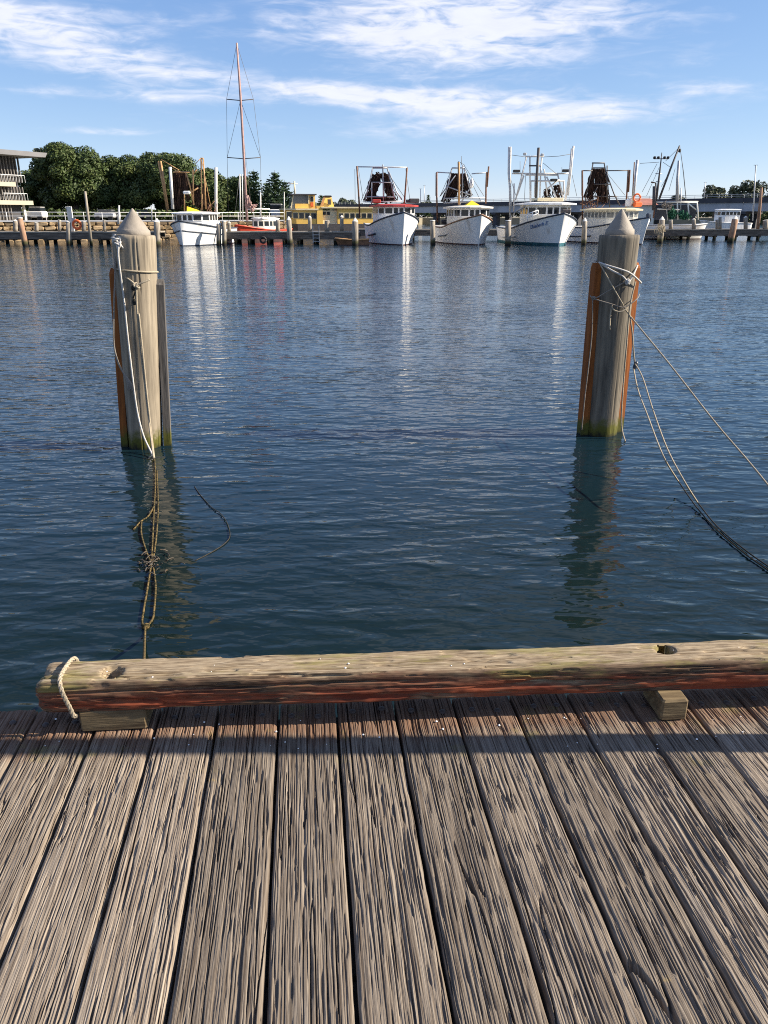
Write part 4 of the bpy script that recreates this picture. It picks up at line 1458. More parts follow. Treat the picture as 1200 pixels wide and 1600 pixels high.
for (x, y) in ((402, 860), (465, 840), (530, 810)):
    rail.append([Z5(x, y) + (st.y + 1.6,), Z5(x, y + 85 - (x - 402) * 0.15) + (st.y + 1.6,)])
rail += [[Z5(402, 860) + (st.y + 1.6,), Z5(530, 812) + (st.y + 1.6,)], [Z5(402, 905) + (st.y + 1.6,), Z5(530, 850) + (st.y + 1.6,)]]
for ln in rail:
    b4.spar('bow_rail', ln, 0.045, M['white'], 5)
MB().box(b4.loc(*Z5(640, 690), Yc + 1.5), (2.0, 2.6, 0.3), bev=0.05).build('roof_locker', M['cream'], b4.o)
MB().box(b4.loc(*Z5(510, 715), Yc + 0.6), (0.2, 0.5, 0.24), bev=0.03).build('vent_box', M['black'], b4.o)
MB().box(b4.loc(*Z5(855, 825), st.y + 0.6), (0.5, 0.9, 0.35), bev=0.08).build('anchor_winch', M['darksteel'], b4.o)
b4.spar('canopy_edge', [Z5(270, 830) + (Yc + 2,), Z5(400, 755) + (Yc + 1.5,), Z5(540, 725) + (Yc + 1,)], 0.1, M['galv'])

# lettering on its bow
def lettering(boat, text, s0, s1, h, size, mat, side=-1):
    fc = bpy.data.curves.new('lettering', 'FONT')
    fc.body = text
    fc.size = size
    fc.shear = 0.35
    fc.extrude = 0.008
    tmp = bpy.data.objects.new('lettering_tmp', fc)
    COL.objects.link(tmp)
    dg = bpy.context.evaluated_depsgraph_get()
    me = bpy.data.meshes.new_from_object(tmp.evaluated_get(dg))
    bpy.data.objects.remove(tmp)
    xs = [v.co.x for v in me.vertices]
    x0, x1 = min(xs), max(xs)
    for v in me.vertices:
        t = (v.co.x - x0) / (x1 - x0)
        s = s0 + (s1 - s0) * t
        hh_ = h + 0.04 * t + v.co.y / boat.sheer(s)
        e = 1e-3
        p = boat.at(s, hh_, side)
        n = (boat.at(s + e, hh_, side) - p).cross(boat.at(s, hh_ + e, side) - p).normalized()
        if n.y * side < 0:
            n = -n
        v.co = p + n * (0.02 + v.co.z)
    me.materials.clear()
    me.materials.append(mat)
    o = bpy.data.objects.new('lettering', me)
    link(o, boat.o)
    return o


lettering(b4, 'Elizabeth E', 0.795, 0.925, 0.70, 0.46, M['blue'])

# ---- fifth trawler, behind the right pile (columns 905-1025)
Z6 = lambda x, y: (890 + x / 7.5, 220 + y / 7.5)
st = stem_at(1003, 382.3)
b5 = Boat('trawler', 'white and cream trawler behind the right mooring pile with brown nets on its gantry', 'boat', st, 163, 13.5, 4.7, 2.5, 1.5, 1.6, 0.7, TG)
b5.hull(M['white'], M['antired'], M['navy'])
Yc = st.y + 3.2
b5.cabin(-2.8, -8.2, 1.85, 1.4, ZV(329, Yc), M['offwhite'], M['cream'], ZV(340, Yc), ZV(331.5, Yc), nside=6, frame=M['offwhite'], glass=M['paleglass'])
b5.strip(0.20, 0.55, 0.36, 0.45, -1, 0.07, M['navy'])
trawler_rig(b5, Z6, st.y + 8.0,
            [[(150, 345), (152, 600), (150, 920)]], [[(688, 340), (670, 640), (658, 790)], [(708, 340), (690, 600)]],
            [[(275, 260), (235, 460), (180, 690)], [(405, 260), (430, 400), (450, 700)], [(262, 260), (410, 260)], [(270, 318), (420, 318)], [(440, 400), (520, 620), (590, 760)], [(285, 510), (470, 510)], [(270, 640), (330, 540)], [(290, 650), (560, 655)], [(465, 640), (470, 780)], [(440, 290), (440, 700)]],
            [([(285, 330), (250, 480), (205, 670)], 0.15, 0.36), ([(300, 330), (268, 500), (245, 690)], 0.15, 0.25), ([(340, 330), (325, 440), (300, 600)], 0.2, 0.22), ([(365, 330), (375, 480), (372, 720)], 0.25, 0.4), ([(395, 330), (412, 480), (430, 730)], 0.22, 0.34), ([(345, 330), (345, 520), (345, 700)], 0.2, 0.3)],
            [[(150, 350), (270, 350)], [(430, 350), (690, 348)]], M['rust'], M['darksteel'],
            [[(140, 350), (140, 620)], [(440, 380), (650, 640)], [(680, 660), (760, 750)]])
b5.spar('leaning_spar', [Z6(795, 225) + (st.y + 7,), Z6(765, 500) + (st.y + 7,), Z6(738, 740) + (st.y + 7,)], 0.14, M['galv'])
b5.spar('leaning_spar', [Z6(760, 250) + (st.y + 7.3,), Z6(742, 560) + (st.y + 7.3,), Z6(730, 740) + (st.y + 7.3,)], 0.06, M['rust'])
p = b5.loc(*Z6(790, 668), Yc + 1.2)
mb = MB()
mb.tube([p + Vector((0.05 * math.cos(a), 0.36 * math.cos(a), 0.36 * math.sin(a))) for a in [2 * math.pi * k / 16 for k in range(17)]], 0.09, 7)
mb.build('life_ring', M['orange'], b5.o)
MB().box(b5.loc(*Z6(795, 745), Yc + 1.2), (0.5, 0.9, 0.5), bev=0.1).build('life_raft_case', M['orange'], b5.o)
MB().box(b5.loc(*Z6(690, 730), Yc + 1.4), (0.4, 0.6, 0.7), bev=0.08).build('roof_box', M['white'], b5.o)
mb = MB()
for k in range(40):
    a = b5.loc(*Z6(random.uniform(175, 330), random.uniform(690, 850)), st.y + 9 + random.uniform(-1, 1))
    mb.tube([a, a + Vector((random.uniform(-.4, .4), random.uniform(-1, 1), random.uniform(0.2, 1.0)))], 0.03, 4)
mb.build('coiled_gear', M['rust'], b5.o)
MB().box(b5.loc(*Z6(925, 875), st.y + 0.4), (0.4, 0.45, 0.4), bev=0.1).build('bow_roller', M['navy'], b5.o)

# ---- small white trawler at the left (columns 248-345)
Z2 = lambda x, y: (230 + x / 6, 220 + y / 6)
st = stem_at(286, 384.8)
b1 = Boat('trawler', 'small white trawler at the left with dark bands on the hull and a yellow cover', 'boat', st, 188, 10.5, 4.5, 2.2, 1.5, 1.5, 0.35, TG)
b1.hull(M['white'], M['navy'], M['navy'])
for sd in (-1, 1):
    b1.strip(0.45, 0.996, 0.62, 0.62, sd, 0.055, M['navy'], 'hull_band')
b1.strip(0.66, 0.645, 0.03, 0.95, 1, 0.05, M['navy'], 'hull_band')
Yc = st.y + 2.2
b1.cabin(-1.7, -5.0, 1.72, 1.55, ZV(334.5, Yc), M['white'], M['white'], ZV(344.5, Yc), ZV(336.2, Yc), nside=3, roof_over=0.25, roof_t=0.1)
Yr = st.y + 5.0
for ln in ([(105, 195), (145, 400), (190, 665)], [(125, 190), (160, 400), (195, 640)]):
    b1.spar('outrigger_boom', [Z2(*p) + (Yr,) for p in ln], 0.10, M['tanpole'])
b1.spar('pale_post', [Z2(215, 245) + (Yr,), Z2(240, 640) + (Yr,)], 0.15, M['alu'])
b1.spar('pale_post', [Z2(645, 250) + (Yr + 1,), Z2(645, 500) + (Yr + 1,), Z2(650, 860) + (Yr + 1,)], 0.15, M['alu'])
for ln in ([(505, 160), (510, 420), (515, 650)], [(525, 165), (540, 420), (550, 640)], [(430, 270), (435, 600)], [(500, 165), (525, 165)], [(245, 290), (400, 295)], [(360, 290), (400, 420), (440, 600)], [(470, 270), (430, 310)], [(350, 480), (350, 660)], [(400, 490), (480, 440)], [(520, 500), (515, 640)]):
    b1.spar('gantry_bar', [Z2(*p) + (Yr + 0.7,) for p in ln], 0.075, M['tanpole'])
for k, (ln, r0, r1) in enumerate([([(255, 300), (262, 430), (250, 640)], 0.12, 0.22), ([(290, 300), (300, 400), (292, 640)], 0.16, 0.25), ([(325, 300), (335, 430), (322, 600)], 0.16, 0.22), ([(355, 300), (372, 430), (388, 560)], 0.10, 0.15),
                                  ([(420, 400), (445, 480), (440, 600)], 0.12, 0.2), ([(470, 420), (478, 520), (470, 630)], 0.12, 0.22), ([(525, 400), (538, 500), (550, 640)], 0.10, 0.25), ([(400, 420), (440, 430), (490, 425)], 0.10, 0.12)]):
    b1.net([Z2(*p) + (Yr + 1.0,) for p in ln], r0, r1, 80 + k)
b1.wires('stay_wire', [[Z2(*p) + (Yr + 0.4,) for p in ln] for ln in ([(130, 175), (300, 275)], [(500, 165), (450, 220)], [(215, 250), (330, 300)], [(510, 180), (600, 640)])], 0.03, M['tanpole'])
MB().box(b1.loc(*Z2(370, 485), Yr), (0.3, 0.7, 0.3), bev=0.08).build('search_light', M['white'], b1.o)
a, bq, c, d = [b1.loc(*Z2(*p), y) for p, y in (((372, 615), Yc + 1.2), ((585, 715), Yc + 2.4), ((372, 668), Yc + 0.4), ((560, 700), Yc + 0.2))]
mid = (a + bq) / 2 + Vector((0, 0, 0.15))
MB().add([a, mid, bq, c, (c + d) / 2, d] + [q + Vector((0, 0, -0.06)) for q in (a, mid, bq, c, (c + d) / 2, d)], [(0, 3, 4, 1), (1, 4, 5, 2), (6, 7, 10, 9), (7, 8, 11, 10), (0, 1, 7, 6), (1, 2, 8, 7), (3, 9, 10, 4), (4, 10, 11, 5), (0, 6, 9, 3), (2, 5, 11, 8)]).build('awning', M['tarpyellow'], b1.o)
mb = MB()
for k in range(30):
    p = b1.loc(*Z2(random.uniform(550, 640), random.uniform(620, 800)), Yr + random.uniform(0, 2))
    mb.tube([p, p + Vector((random.uniform(-.4, .4), random.uniform(-.6, .6), random.uniform(0.2, 0.8)))], 0.035, 4)
mb.build('deck_gear', M['rust'], b1.o)

# ---- red sailing yacht beyond the jetty
st = stem_at(366, 375.5)
sb = Boat('sailing_yacht', 'bright red sailing yacht with a tall mast behind the jetty', 'boat', (XU(376, 87, 0.5), 87, 0), 205, 8.5, 3.0, 1.75, 1.2, 1.25, 0.8)
sb.hull(M['boatred'], M['antired'], M['boatred'], boot=0.4, deckdrop=0.06)
sb.cabin(-3.0, -6.2, 1.0, 1.1, 2.35, M['offwhite'], M['white'], 1.6, 2.1, nside=3, roof_over=0.06, roof_t=0.06, camber=0.08, nfront=(1, 1, 1, 1, 1))
ms = lambda u, v, dy=2.6: (u, v, 87 + dy)
sb.spar('mast', [ms(370, 67), ms(376, 155), ms(381, 246), ms(386, 345)], [0.10, 0.13, 0.14, 0.15], M['skin_sail'])
sb.spar('mizzen_mast', [ms(374.5, 272, 1.5), ms(375.5, 346, 1.5)], 0.07, M['alu'])
sb.spar('mizzen_mast', [ms(378.5, 272, 1.7), ms(379.5, 346, 1.7)], 0.06, M['alu'])
sb.spar('spreader', [ms(354, 155), ms(376, 157), ms(396, 155)], 0.045, M['darksteel'])
sb.spar('spreader', [ms(355, 246), ms(381, 248), ms(407, 246)], 0.045, M['darksteel'])
sb.spar('boom', [ms(386, 327), ms(408, 326.5, 3.5), ms(421, 326.5, 4.5)], 0.08, M['alu'])
sb.net([ms(386, 305), ms(388, 320), ms(397, 327, 3.0)], 0.14, 0.42, 91, M['skin_sail'], 'furled_sail')
sb.wires('stay_wire', [[ms(370, 68), ms(354, 155), ms(355, 246), ms(357, 345)], [ms(370, 68), ms(396, 155), ms(407, 246), ms(409, 345)], [ms(375, 160), ms(355, 246)], [ms(377, 160), ms(407, 246)], [ms(378, 190), ms(395, 345, 3.0)], [ms(374, 275, 1.5), ms(366, 345, 0.3)]], 0.018)
for u in (412, 418):
    sb.spar('stern_rail', [ms(u, 338, 4), ms(u, 352, 4)], 0.035, M['alu'])

# ---- yellow ferry
Z3 = lambda x, y: (400 + x / 7.5, 220 + y / 7.5)
FY = 106.0


def fx(x, dy=0.0):
    return XU(400 + x / 7.5, FY + dy, 4)


def fz(y, dy=0.0):
    return ZV(220 + y / 7.5, FY + dy)


ferry = thing('ferry', 'yellow harbour ferry with a raised wheelhouse and a black-topped funnel', 'ferry', (fx(300), FY, 0), R(13))
ox = fx(300)


def fpart(name, mat, x0, x1, y0, y1, d0, d1, parent=ferry, bev=0.0):
    a, b = fx(x0) - ox, fx(x1) - ox
    z0, z1 = fz(y1), fz(y0)
    return MB().box(((a + b) / 2, (d0 + d1) / 2, (z0 + z1) / 2), (b - a, d1 - d0, z1 - z0), bev=bev).build(name, mat, parent)


LENF = 1650
mb = MB()
prof = [(fx(270) - ox, 2.6), (fx(330) - ox, 0.9), (fx(480) - ox, 0.0), (fx(LENF) - ox, 0.0), (fx(LENF) - ox, 6.0), (fx(480) - ox, 6.0), (fx(330) - ox, 5.0)]
mb.prism(prof, -0.3, fz(975))
mb.build('hull', M['darksteel'], ferry)
lower = MB().prism([(fx(300) - ox, 2.4), (fx(350) - ox, 1.0), (fx(470) - ox, 0.3), (fx(712) - ox, 0.3), (fx(712) - ox, 5.7), (fx(470) - ox, 5.7), (fx(350) - ox, 5.0)], fz(975), fz(812)).build('forward_cabin', M['yellow'], ferry)
MB().prism([(fx(290) - ox, 2.4), (fx(340) - ox, 0.8), (fx(465) - ox, 0.1), (fx(735) - ox, 0.1), (fx(735) - ox, 5.9), (fx(465) - ox, 5.9), (fx(340) - ox, 5.2)], fz(812) + 0.001, fz(793)).build('cabin_roof', M['cream'], ferry)
fpart('gangway_panel', M['yellow'], 716, 785, 760, 975, 0.15, 1.0)
fpart('midship_bulkhead', M['cream'], 786, 965, 815, 975, 0.6, 5.4)
fpart('aft_cabin', M['yellow'], 966, LENF, 790, 975, 0.3, 5.7)
fpart('aft_roof', M['cream'], 770, LENF + 20, 772, 789, 0.05, 5.9)
for (x0, x1, y0, y1) in ((360, 418, 830, 900), (436, 490, 845, 905), (508, 562, 845, 905), (578, 632, 848, 908), (650, 705, 848, 912)):
    f = fpart('window', M['cream'], x0 - 5, x1 + 5, y0 - 5, y1 + 5, 0.26, 0.31)
    fpart('pane', M['glass'], x0, x1, y0, y1, 0.235, 0.262, f)
for (x0, x1, y0, y1) in ((792, 828, 832, 868), (842, 878, 832, 868)):
    f = fpart('window', M['cream'], x0 - 4, x1 + 4, y0 - 4, y1 + 4, 0.55, 0.61)
    fpart('pane', M['glass'], x0, x1, y0, y1, 0.53, 0.552, f)
for k in range(7):
    x0 = 985 + k * 70
    f = fpart('window', M['cream'], x0 - 5, x0 + 57, 842, 908, 0.25, 0.31)
    fpart('pane', M['glass'], x0, x0 + 50, 848, 903, 0.23, 0.252, f)
for x in (905, 925, 945):
    fpart('rail_post', M['galv'], x, x + 5, 965, 1050, 0.05, 0.1)
# wheelhouse with raked glass front
x0, x1, x2 = fx(455) - ox, fx(420) - ox, fx(640) - ox
zt_, zb_ = fz(632), fz(792)
MB().add([(x1, 1.2, zb_), (x2, 1.2, zb_), (x2, 1.2, zt_), (x0, 1.2, zt_), (x1, 4.8, zb_), (x2, 4.8, zb_), (x2, 4.8, zt_), (x0, 4.8, zt_)], [(0, 1, 2, 3), (7, 6, 5, 4), (0, 3, 7, 4), (1, 5, 6, 2), (3, 2, 6, 7), (4, 5, 1, 0)]).build('wheelhouse_glazing', M['paleglass'], ferry)
fpart('wheelhouse_rear', M['yellow'], 641, 712, 632, 792, 1.2, 4.8)
f = fpart('window', M['cream'], 650, 698, 645, 712, 1.14, 1.19)
fpart('pane', M['glass'], 656, 692, 650, 706, 1.11, 1.145, f)
fpart('lower_wheelhouse_panel', M['yellow'], 470, 640, 735, 791, 1.12, 1.19)
fpart('wheelhouse_roof', M['concretedk'], 425, 728, 618, 631, 0.8, 5.2)
MB().bar((x1, 1.16, zb_), (x0, 1.16, zt_), 0.10).build('pillar', M['cream'], ferry)
fpart('pillar', M['cream'], 628, 641, 632, 735, 1.10, 1.18)
# funnel
a0_, a1_, a2_, a3_ = fx(808) - ox, fx(948) - ox, fx(850) - ox, fx(925) - ox
z0_, z1_ = fz(771), fz(655)
fun = MB().add([(a0_, 1.6, z0_), (a1_, 1.6, z0_), (a3_, 2.0, z1_), (a2_, 2.0, z1_), (a0_, 4.4, z0_), (a1_, 4.4, z0_), (a3_, 4.0, z1_), (a2_, 4.0, z1_)], [(0, 1, 2, 3), (7, 6, 5, 4), (0, 3, 7, 4), (1, 5, 6, 2), (3, 2, 6, 7)]).build('funnel', M['yellow'], ferry)
fpart('funnel_top', M['black'], 842, 930, 632, 654, 1.9, 4.1, bev=0.1)
fpart('funnel_vent', M['darkroom'], 868, 908, 680, 745, 1.5, 1.62)
mb = MB()
mx = fx(492) - ox
mb.tube([(mx, 3, fz(618)), (mx, 3, fz(460))], 0.10, 6)
mb.tube([(fx(420) - ox, 3, fz(490)), (fx(530) - ox, 3, fz(490))], 0.07, 6)
mb.build('radar_mast', M['cream'], ferry)
fpart('radar_bar', M['galv'], 415, 455, 478, 496, 2.8, 3.2)
fpart('life_ring_case', M['orange'], 655, 690, 722, 770, 1.05, 1.19, bev=0.03)

# ---- work boat behind the right-hand jetty
Z7 = lambda x, y: (1000 + x / 6, 220 + y / 6)
wb = Boat('work_boat', 'white work boat with a canopy frame, green nets and a tall leaning boom', 'boat', (XU(1093, 100, 0.5), 99.5, 0), 97, 7.6, 3.4, 1.75, 1.6, 1.6, 0.5)
wb.hull(M['white2'], M['antired'], M['galv'])
W = lambda x, y, dy=2.0: Z7(x, y) + (99.5 + dy,)
for ln in ([(150, 575), (540, 578)], [(450, 578), (460, 745)], [(450, 585), (525, 645)], [(535, 580), (545, 740)], [(160, 640), (370, 645)], [(350, 580), (355, 740)], [(250, 640), (255, 745)]):
    wb.spar('canopy_frame', [W(*p) for p in ln], 0.09, M['offwhite'])
wb.spar('canopy_frame', [W(150, 570, 3.5), W(545, 572, 3.5)], 0.12, M['darksteel'])
wb.spar('exhaust_stack', [W(138, 425), W(132, 650)], 0.24, M['darksteel'])
wb.spar('exhaust_pipe', [W(105, 388), W(148, 395), W(150, 520), W(125, 725)], 0.09, M['rust'])
wb.spar('mast', [W(205, 110, 3), W(190, 250, 3), W(170, 420, 3), W(150, 570, 3)], [0.05, 0.09, 0.13, 0.15], M['darksteel'])
wb.spar('light_bar', [W(130, 168, 3), W(270, 168, 3)], 0.06, M['galv'])
for x in (137, 172, 230, 263):
    MB().box(wb.loc(*W(x, 158, 3)), (0.3, 0.36, 0.3), bev=0.06).build('deck_light', M['black'], wb.o)
wb.spar('crosstree', [W(145, 308, 3), W(205, 308, 3)], 0.05, M['galv'])
wb.spar('crosstree', [W(150, 380, 3), W(200, 380, 3)], 0.05, M['galv'])
wb.spar('lifting_boom', [W(372, 45), W(290, 250), W(180, 545)], [0.10, 0.12, 0.13], M['darksteel'])
wb.spar('aft_post', [W(365, 185), W(352, 360), W(350, 560)], [0.14, 0.17, 0.22], M['galv'])
wb.spar('aft_post', [W(385, 440), W(380, 690)], 0.06, M['galv'])
wb.wires('stay_wire', [[W(*p) for p in ln] for ln in ([(375, 60), (400, 250), (430, 540)], [(380, 90), (410, 300), (435, 560)], [(370, 60), (240, 190)], [(215, 200), (280, 245)], [(160, 215), (20, 480)], [(180, 250), (60, 520)], [(0, 212), (180, 200)], [(290, 270), (200, 430)], [(330, 260), (270, 470)])], 0.025)
mb = MB().box(wb.loc(*W(372, 92)), (0.3, 0.3, 0.42), bev=0.1)
mb.build('pulley', M['black'], wb.o)
for (x, y, sx, k) in ((300, 700, 0.55, 1), (390, 705, 0.5, 2), (430, 715, 0.4, 3)):
    wb.net([W(x - 30, y), W(x, y - 15), W(x + 30, y + 5)], sx, sx, 120 + k, M['greennet'], 'net_pile')
wb.net([W(205, 615), W(240, 600), W(285, 625)], 0.3, 0.5, 130, M['ropegrey'], 'net_pile')
MB().box(wb.loc(*W(195, 690, 2.5)), (1.4, 1.0, 1.3)).build('engine_box', M['darkroom'], wb.o)
MB().box(wb.loc(*W(330, 665, 3.2)), (5.0, 0.12, 1.6)).build('dark_backing', M['darkroom'], wb.o)  # dark sheet added to stand for the dim space behind the canopy

# ---- white cruiser under the bridge and the small craft
cr = Boat('motor_cruiser', 'white motor cruiser moored in front of the bridge at the right', 'boat', (XU(1100, 150, 1), 150, 0), 262, 8.6, 3.2, 1.9, 1.5, 1.4, 0.9)
cr.hull(M['white'], M['navy'], M['white'])
cr.cabin(-2.0, -6.0, 1.3, 1.5, ZV(328.5, 150), M['white'], M['white'], ZV(336, 150), ZV(331, 150), nside=4, roof_over=0.15, roof_t=0.1)
sk = Boat('skiff', 'small brown timber skiff tied under the jetty beside the trawler with red roof', 'boat', (XU(528, 78.8, 0.4), 78.6, 0), 268, 3.0, 1.2, 0.62, 0.5, 0.55, 0.25)
sk.hull(M['brownwood'], M['antired'], M['tanpole'], boot=0.06, deckdrop=0.25)

# ------------------------------------------------------------------ far jetties, piles, seawall, building, bridge, trees
JY = 80.5     # left jetty front
JY2 = 95.0    # right jetty front
JZ = 1.2


def jetty(label, x0, x1, yf, depth, legs, seed):
    o = thing('timber_jetty', label, 'jetty', (x0, yf, 0))
    L = x1 - x0
    n = int(L / 2.6)
    for k in range(n):
        a, b = L * k / n, L * (k + 1) / n
        dz = random.uniform(-0.015, 0.015)
        MB().box(((a + b) / 2, depth / 2, JZ - 0.06 + dz), (b - a - 0.02, depth, 0.12)).build('deck_bay', M['jettytop'], o)
    MB().box((L / 2, 0.14, JZ - 0.43), (L, 0.2, 0.58)).build('front_beam', M['jetty'], o)
    MB().box((L / 2, depth - 0.15, JZ - 0.34), (L, 0.2, 0.4)).build('back_beam', M['jetty'], o)
    for k in range(legs):
        x = L * (k + 0.5) / legs + random.uniform(-0.4, 0.4)
        for yy in (0.42, depth - 0.45):
            MB().lathe([(0.2, -1.0), (0.19, JZ - 0.13)], 10, (x, yy, 0)).build('leg', M['pilefar'], o)
        MB().box((x, depth / 2, JZ - 0.72), (0.3, depth, 0.26)).build('crosshead', M['beamdark'], o)
    return o


jetty('low timber jetty at the far left in front of the sandstone wall', XU(-260, JY), XU(246, JY), JY, 3.0, 13, 1)
jetty('low timber jetty in front of the red yacht and the yellow ferry', XU(349, JY), XU(562, JY), JY, 3.0, 8, 2)
jetty('low timber jetty behind the row of trawlers and to the right', XU(553, JY2), XU(1500, JY2), JY2, 3.2, 26, 3)


def far_pile(u0, vt, u1, vb, wpx, label, Y=None, mat='pilefar', pointed=True, band=False):
    """pile seen at photo columns/rows; top (u0,vt), foot (u1,vb); vb None = stands on the jetty at Y"""
    if Y is None:
        foot = PZ(u1, vb, 0)
        Y = foot.y
        z0 = -0.8
    else:
        z0 = None
    top = P(u0, vt, Y)
    if z0 is None:
        foot = Vector((XU(u1, Y, JZ), Y, JZ))
        z0 = JZ
    else:
        foot = Vector((XU(u1, Y, 0), Y, 0))
    r = wpx / 2 / F * (Y * CP + 0.5)
    o = thing('mooring_post' if z0 == JZ else 'berth_pile', label, 'post' if z0 == JZ else 'pile', (foot.x, foot.y, z0))
    d = top - foot
    d = d / d.z
    H = top.z - z0
    pts = [Vector((0, 0, 0)) + (d * (z0 - foot.z)), ]
    pts = [d * (z0 - foot.z + H * t) - Vector((0, 0, z0 - foot.z)) for t in (0, 0.3, 0.6, 0.9 if pointed else 1.0)]
    MB().tube(pts, [r * 1.02, r, r * 0.98, r * 0.96], 14).build('shaft', M[mat], o)
    if pointed:
        p2 = [d * (z0 - foot.z + H * t) - Vector((0, 0, z0 - foot.z)) for t in (0.9, 0.903, 1.0)]
        MB().tube(p2, [r * 0.97, r * 0.88, r * 0.12], 14).build('cap', M['offwhite'], o)
    else:
        p2 = [d * (z0 - foot.z + H * t) - Vector((0, 0, z0 - foot.z)) for t in (0.995, 1.0, 1.02)]
        MB().tube(p2, [r * 1.05, r * 1.05, r * 0.8], 14).build('cap', M['offwhite'], o)
    return o


far_pile(31, 341, 40, 385, 9, 'leaning red-stained pile nearest the building at far left', mat='pilerust', pointed=False)
far_pile(107, 347, 108, 384, 7.5, 'pile beside the red life ring on the left jetty', pointed=False)
far_pile(245, 341, 246, 385, 10, 'dark pile at the end of the left jetty beside the small trawler')
far_pile(342, 345, 342, 384, 8, 'left pile of the close pair right of the small white trawler')
far_pile(350, 346, 350.5, 384, 7, 'right pile of the close pair right of the small white trawler', pointed=False)
far_pile(451, 338, 453, 382.5, 8.5, 'tall pale-topped pile in front of the yellow ferry')
far_pile(555, 340, 555, 384, 10, 'grey pile at the left side of the red-roofed trawler')
far_pile(676, 345, 676.5, 383, 8, 'grey pile between the red-roofed and the cream-roofed trawlers', pointed=False)
far_pile(794, 345, 793.5, 384, 9, 'dark pile at the left side of the trawler with blue lettering', pointed=False)
far_pile(914, 340, 912, 383, 8, 'pile between the lettered trawler and the one behind the right pile')
far_pile(1035, 338, 1031, 380, 9, 'rope-hung pile right of the last trawler')
far_pile(1150, 337, 1141, 379, 10, 'thick leaning pile in front of the right-hand jetty', mat='pilerust')
PG = [(24, 343, 7, 'squat post on the left jetty close to the building'), (57, 348, 6, 'short post on the left jetty below the parked white van'), (93, 344, 5, 'slim post on the left jetty before the sandstone wall'),
      (131, 346, 6, 'post just right of the life ring on the left jetty'), (163, 344, 5, 'post on the left jetty between the life ring and the left mooring pile'), (358, 346, 6, 'post on the middle jetty left of the red yacht'),
      (434, 342, 7, 'yellowish post on the middle jetty right of the red yacht'), (484, 337, 6, 'slender post before the middle of the ferry'), (511, 345, 8, 'thick yellowish post before the ferry funnel'), (534, 336, 6, 'dark post before the rear of the ferry')]
for (u, vt, w, lb) in PG:
    far_pile(u, vt, u, None, w, lb, Y=JY + 0.45, pointed=(u % 2 == 0))
PG2 = [(1048, 344, 6, 'squat post on the right jetty beside the work boat'), (1084, 341, 6, 'slim post on the right jetty before the canopy frame'), (1121, 343, 6, 'squat post on the right jetty before the white cruiser'), (1125, 337, 5, 'pointed post on the right jetty before the white cruiser'),
       (1165, 337.5, 6, 'pointed post on the right jetty right of the thick leaning pile'), (1196, 344, 8, 'thick post at the right edge of the picture'), (648, 345, 5, 'pale post on the jetty between the two trawlers in the middle')]
for (u, vt, w, lb) in PG2:
    far_pile(u, vt, u, None, w, lb, Y=JY2 + 0.45, pointed=(w == 5 or u in (1084, 1165)))

# rope on the rope-hung pile
q = PZ(1031, 380, 0)
mb = MB()
for k in range(5):
    z = ZV(352 + k * 2.0, q.y)
    pts = [Vector((XU(1033.5, q.y, z) + math.cos(a) * 0.36, q.y + math.sin(a) * 0.36, z - 0.12 * math.cos(a))) for a in [2 * math.pi * j / 12 for j in range(13)]]
    mb.tube(pts, 0.05, 5)
for k in range(6):
    x = XU(1022 + k * 2.4, q.y, 1.5)
    mb.tube(smooth_path([Vector((XU(1033, q.y, 2), q.y - 0.35, ZV(352, q.y))), Vector((x, q.y - 0.5, ZV(356 + k, q.y))), Vector((x, q.y - 0.5, ZV(364 + k, q.y))), Vector((XU(1031, q.y, 1), q.y - 0.4, ZV(362, q.y)))], 5), 0.045, 5)
tag(mb.build('rope_coil', M['rope']), 'tangle of pale rope hung on the pile right of the last trawler', 'rope')

# tall poles
def slim_pole(u0, v0, u1, v1, Y, r, mat, label, lamp=None, name='light_pole', cat='pole'):
    a, b = P(u1, v1, Y), P(u0, v0, Y)
    o = thing(name, label, cat, a)
    MB().tube([Vector((0, 0, 0)), (b - a) * 0.5, b - a], [r, r * 0.9, r * 0.75], 8).build('shaft', mat, o)
    if lamp:
        MB().bar((b - a) + Vector((-lamp, 0, 0)), (b - a) + Vector((lamp, 0, 0)), 0.12, 0.08).build('lamp_arm', M['galv'], o)
    return o


slim_pole(133, 299, 143, 384, PZ(143, 384).y, 0.15, M['pilefar'], 'tall slim pale pole standing in the water at the left jetty')
slim_pole(1190, 293, 1184, 358, JY2 + 0.4, 0.2, M['pilerust'], 'tall reddish leaning post near the right edge of the picture')
slim_pole(1181, 258, 1176, 345, 150, 0.12, M['galv'], 'thin street light left of the trees at the right edge', 0.35)
slim_pole(1102, 285, 1100, 312, 215, 0.12, M['galv'], 'street light on the bridge above the white cruiser', 0.35)
slim_pole(657, 295, 657, 322, 272, 0.13, M['galv'], 'left one of two street lights on the bridge between the middle trawlers', 0.4)
slim_pole(663, 290, 663, 322, 272, 0.15, M['galv'], 'taller right one of two street lights on the bridge between the middle trawlers', 0.4)
slim_pole(186, 321, 185, 350, 92.2, 0.13, M['alu'], 'white post on the quay behind the left mooring pile')
slim_pole(237, 322, 237, 345, 95, 0.08, M['galv'], 'thin sign pole on the quay left of the small trawler')
slim_pole(407, 300, 407, 350, 98, 0.10, M['alu'], 'pale lamp post behind the stern of the red yacht', 0.2)
slim_pole(444, 300, 444, 350, 97, 0.06, M['alu'], 'thin pole in front of the pines left of the ferry')

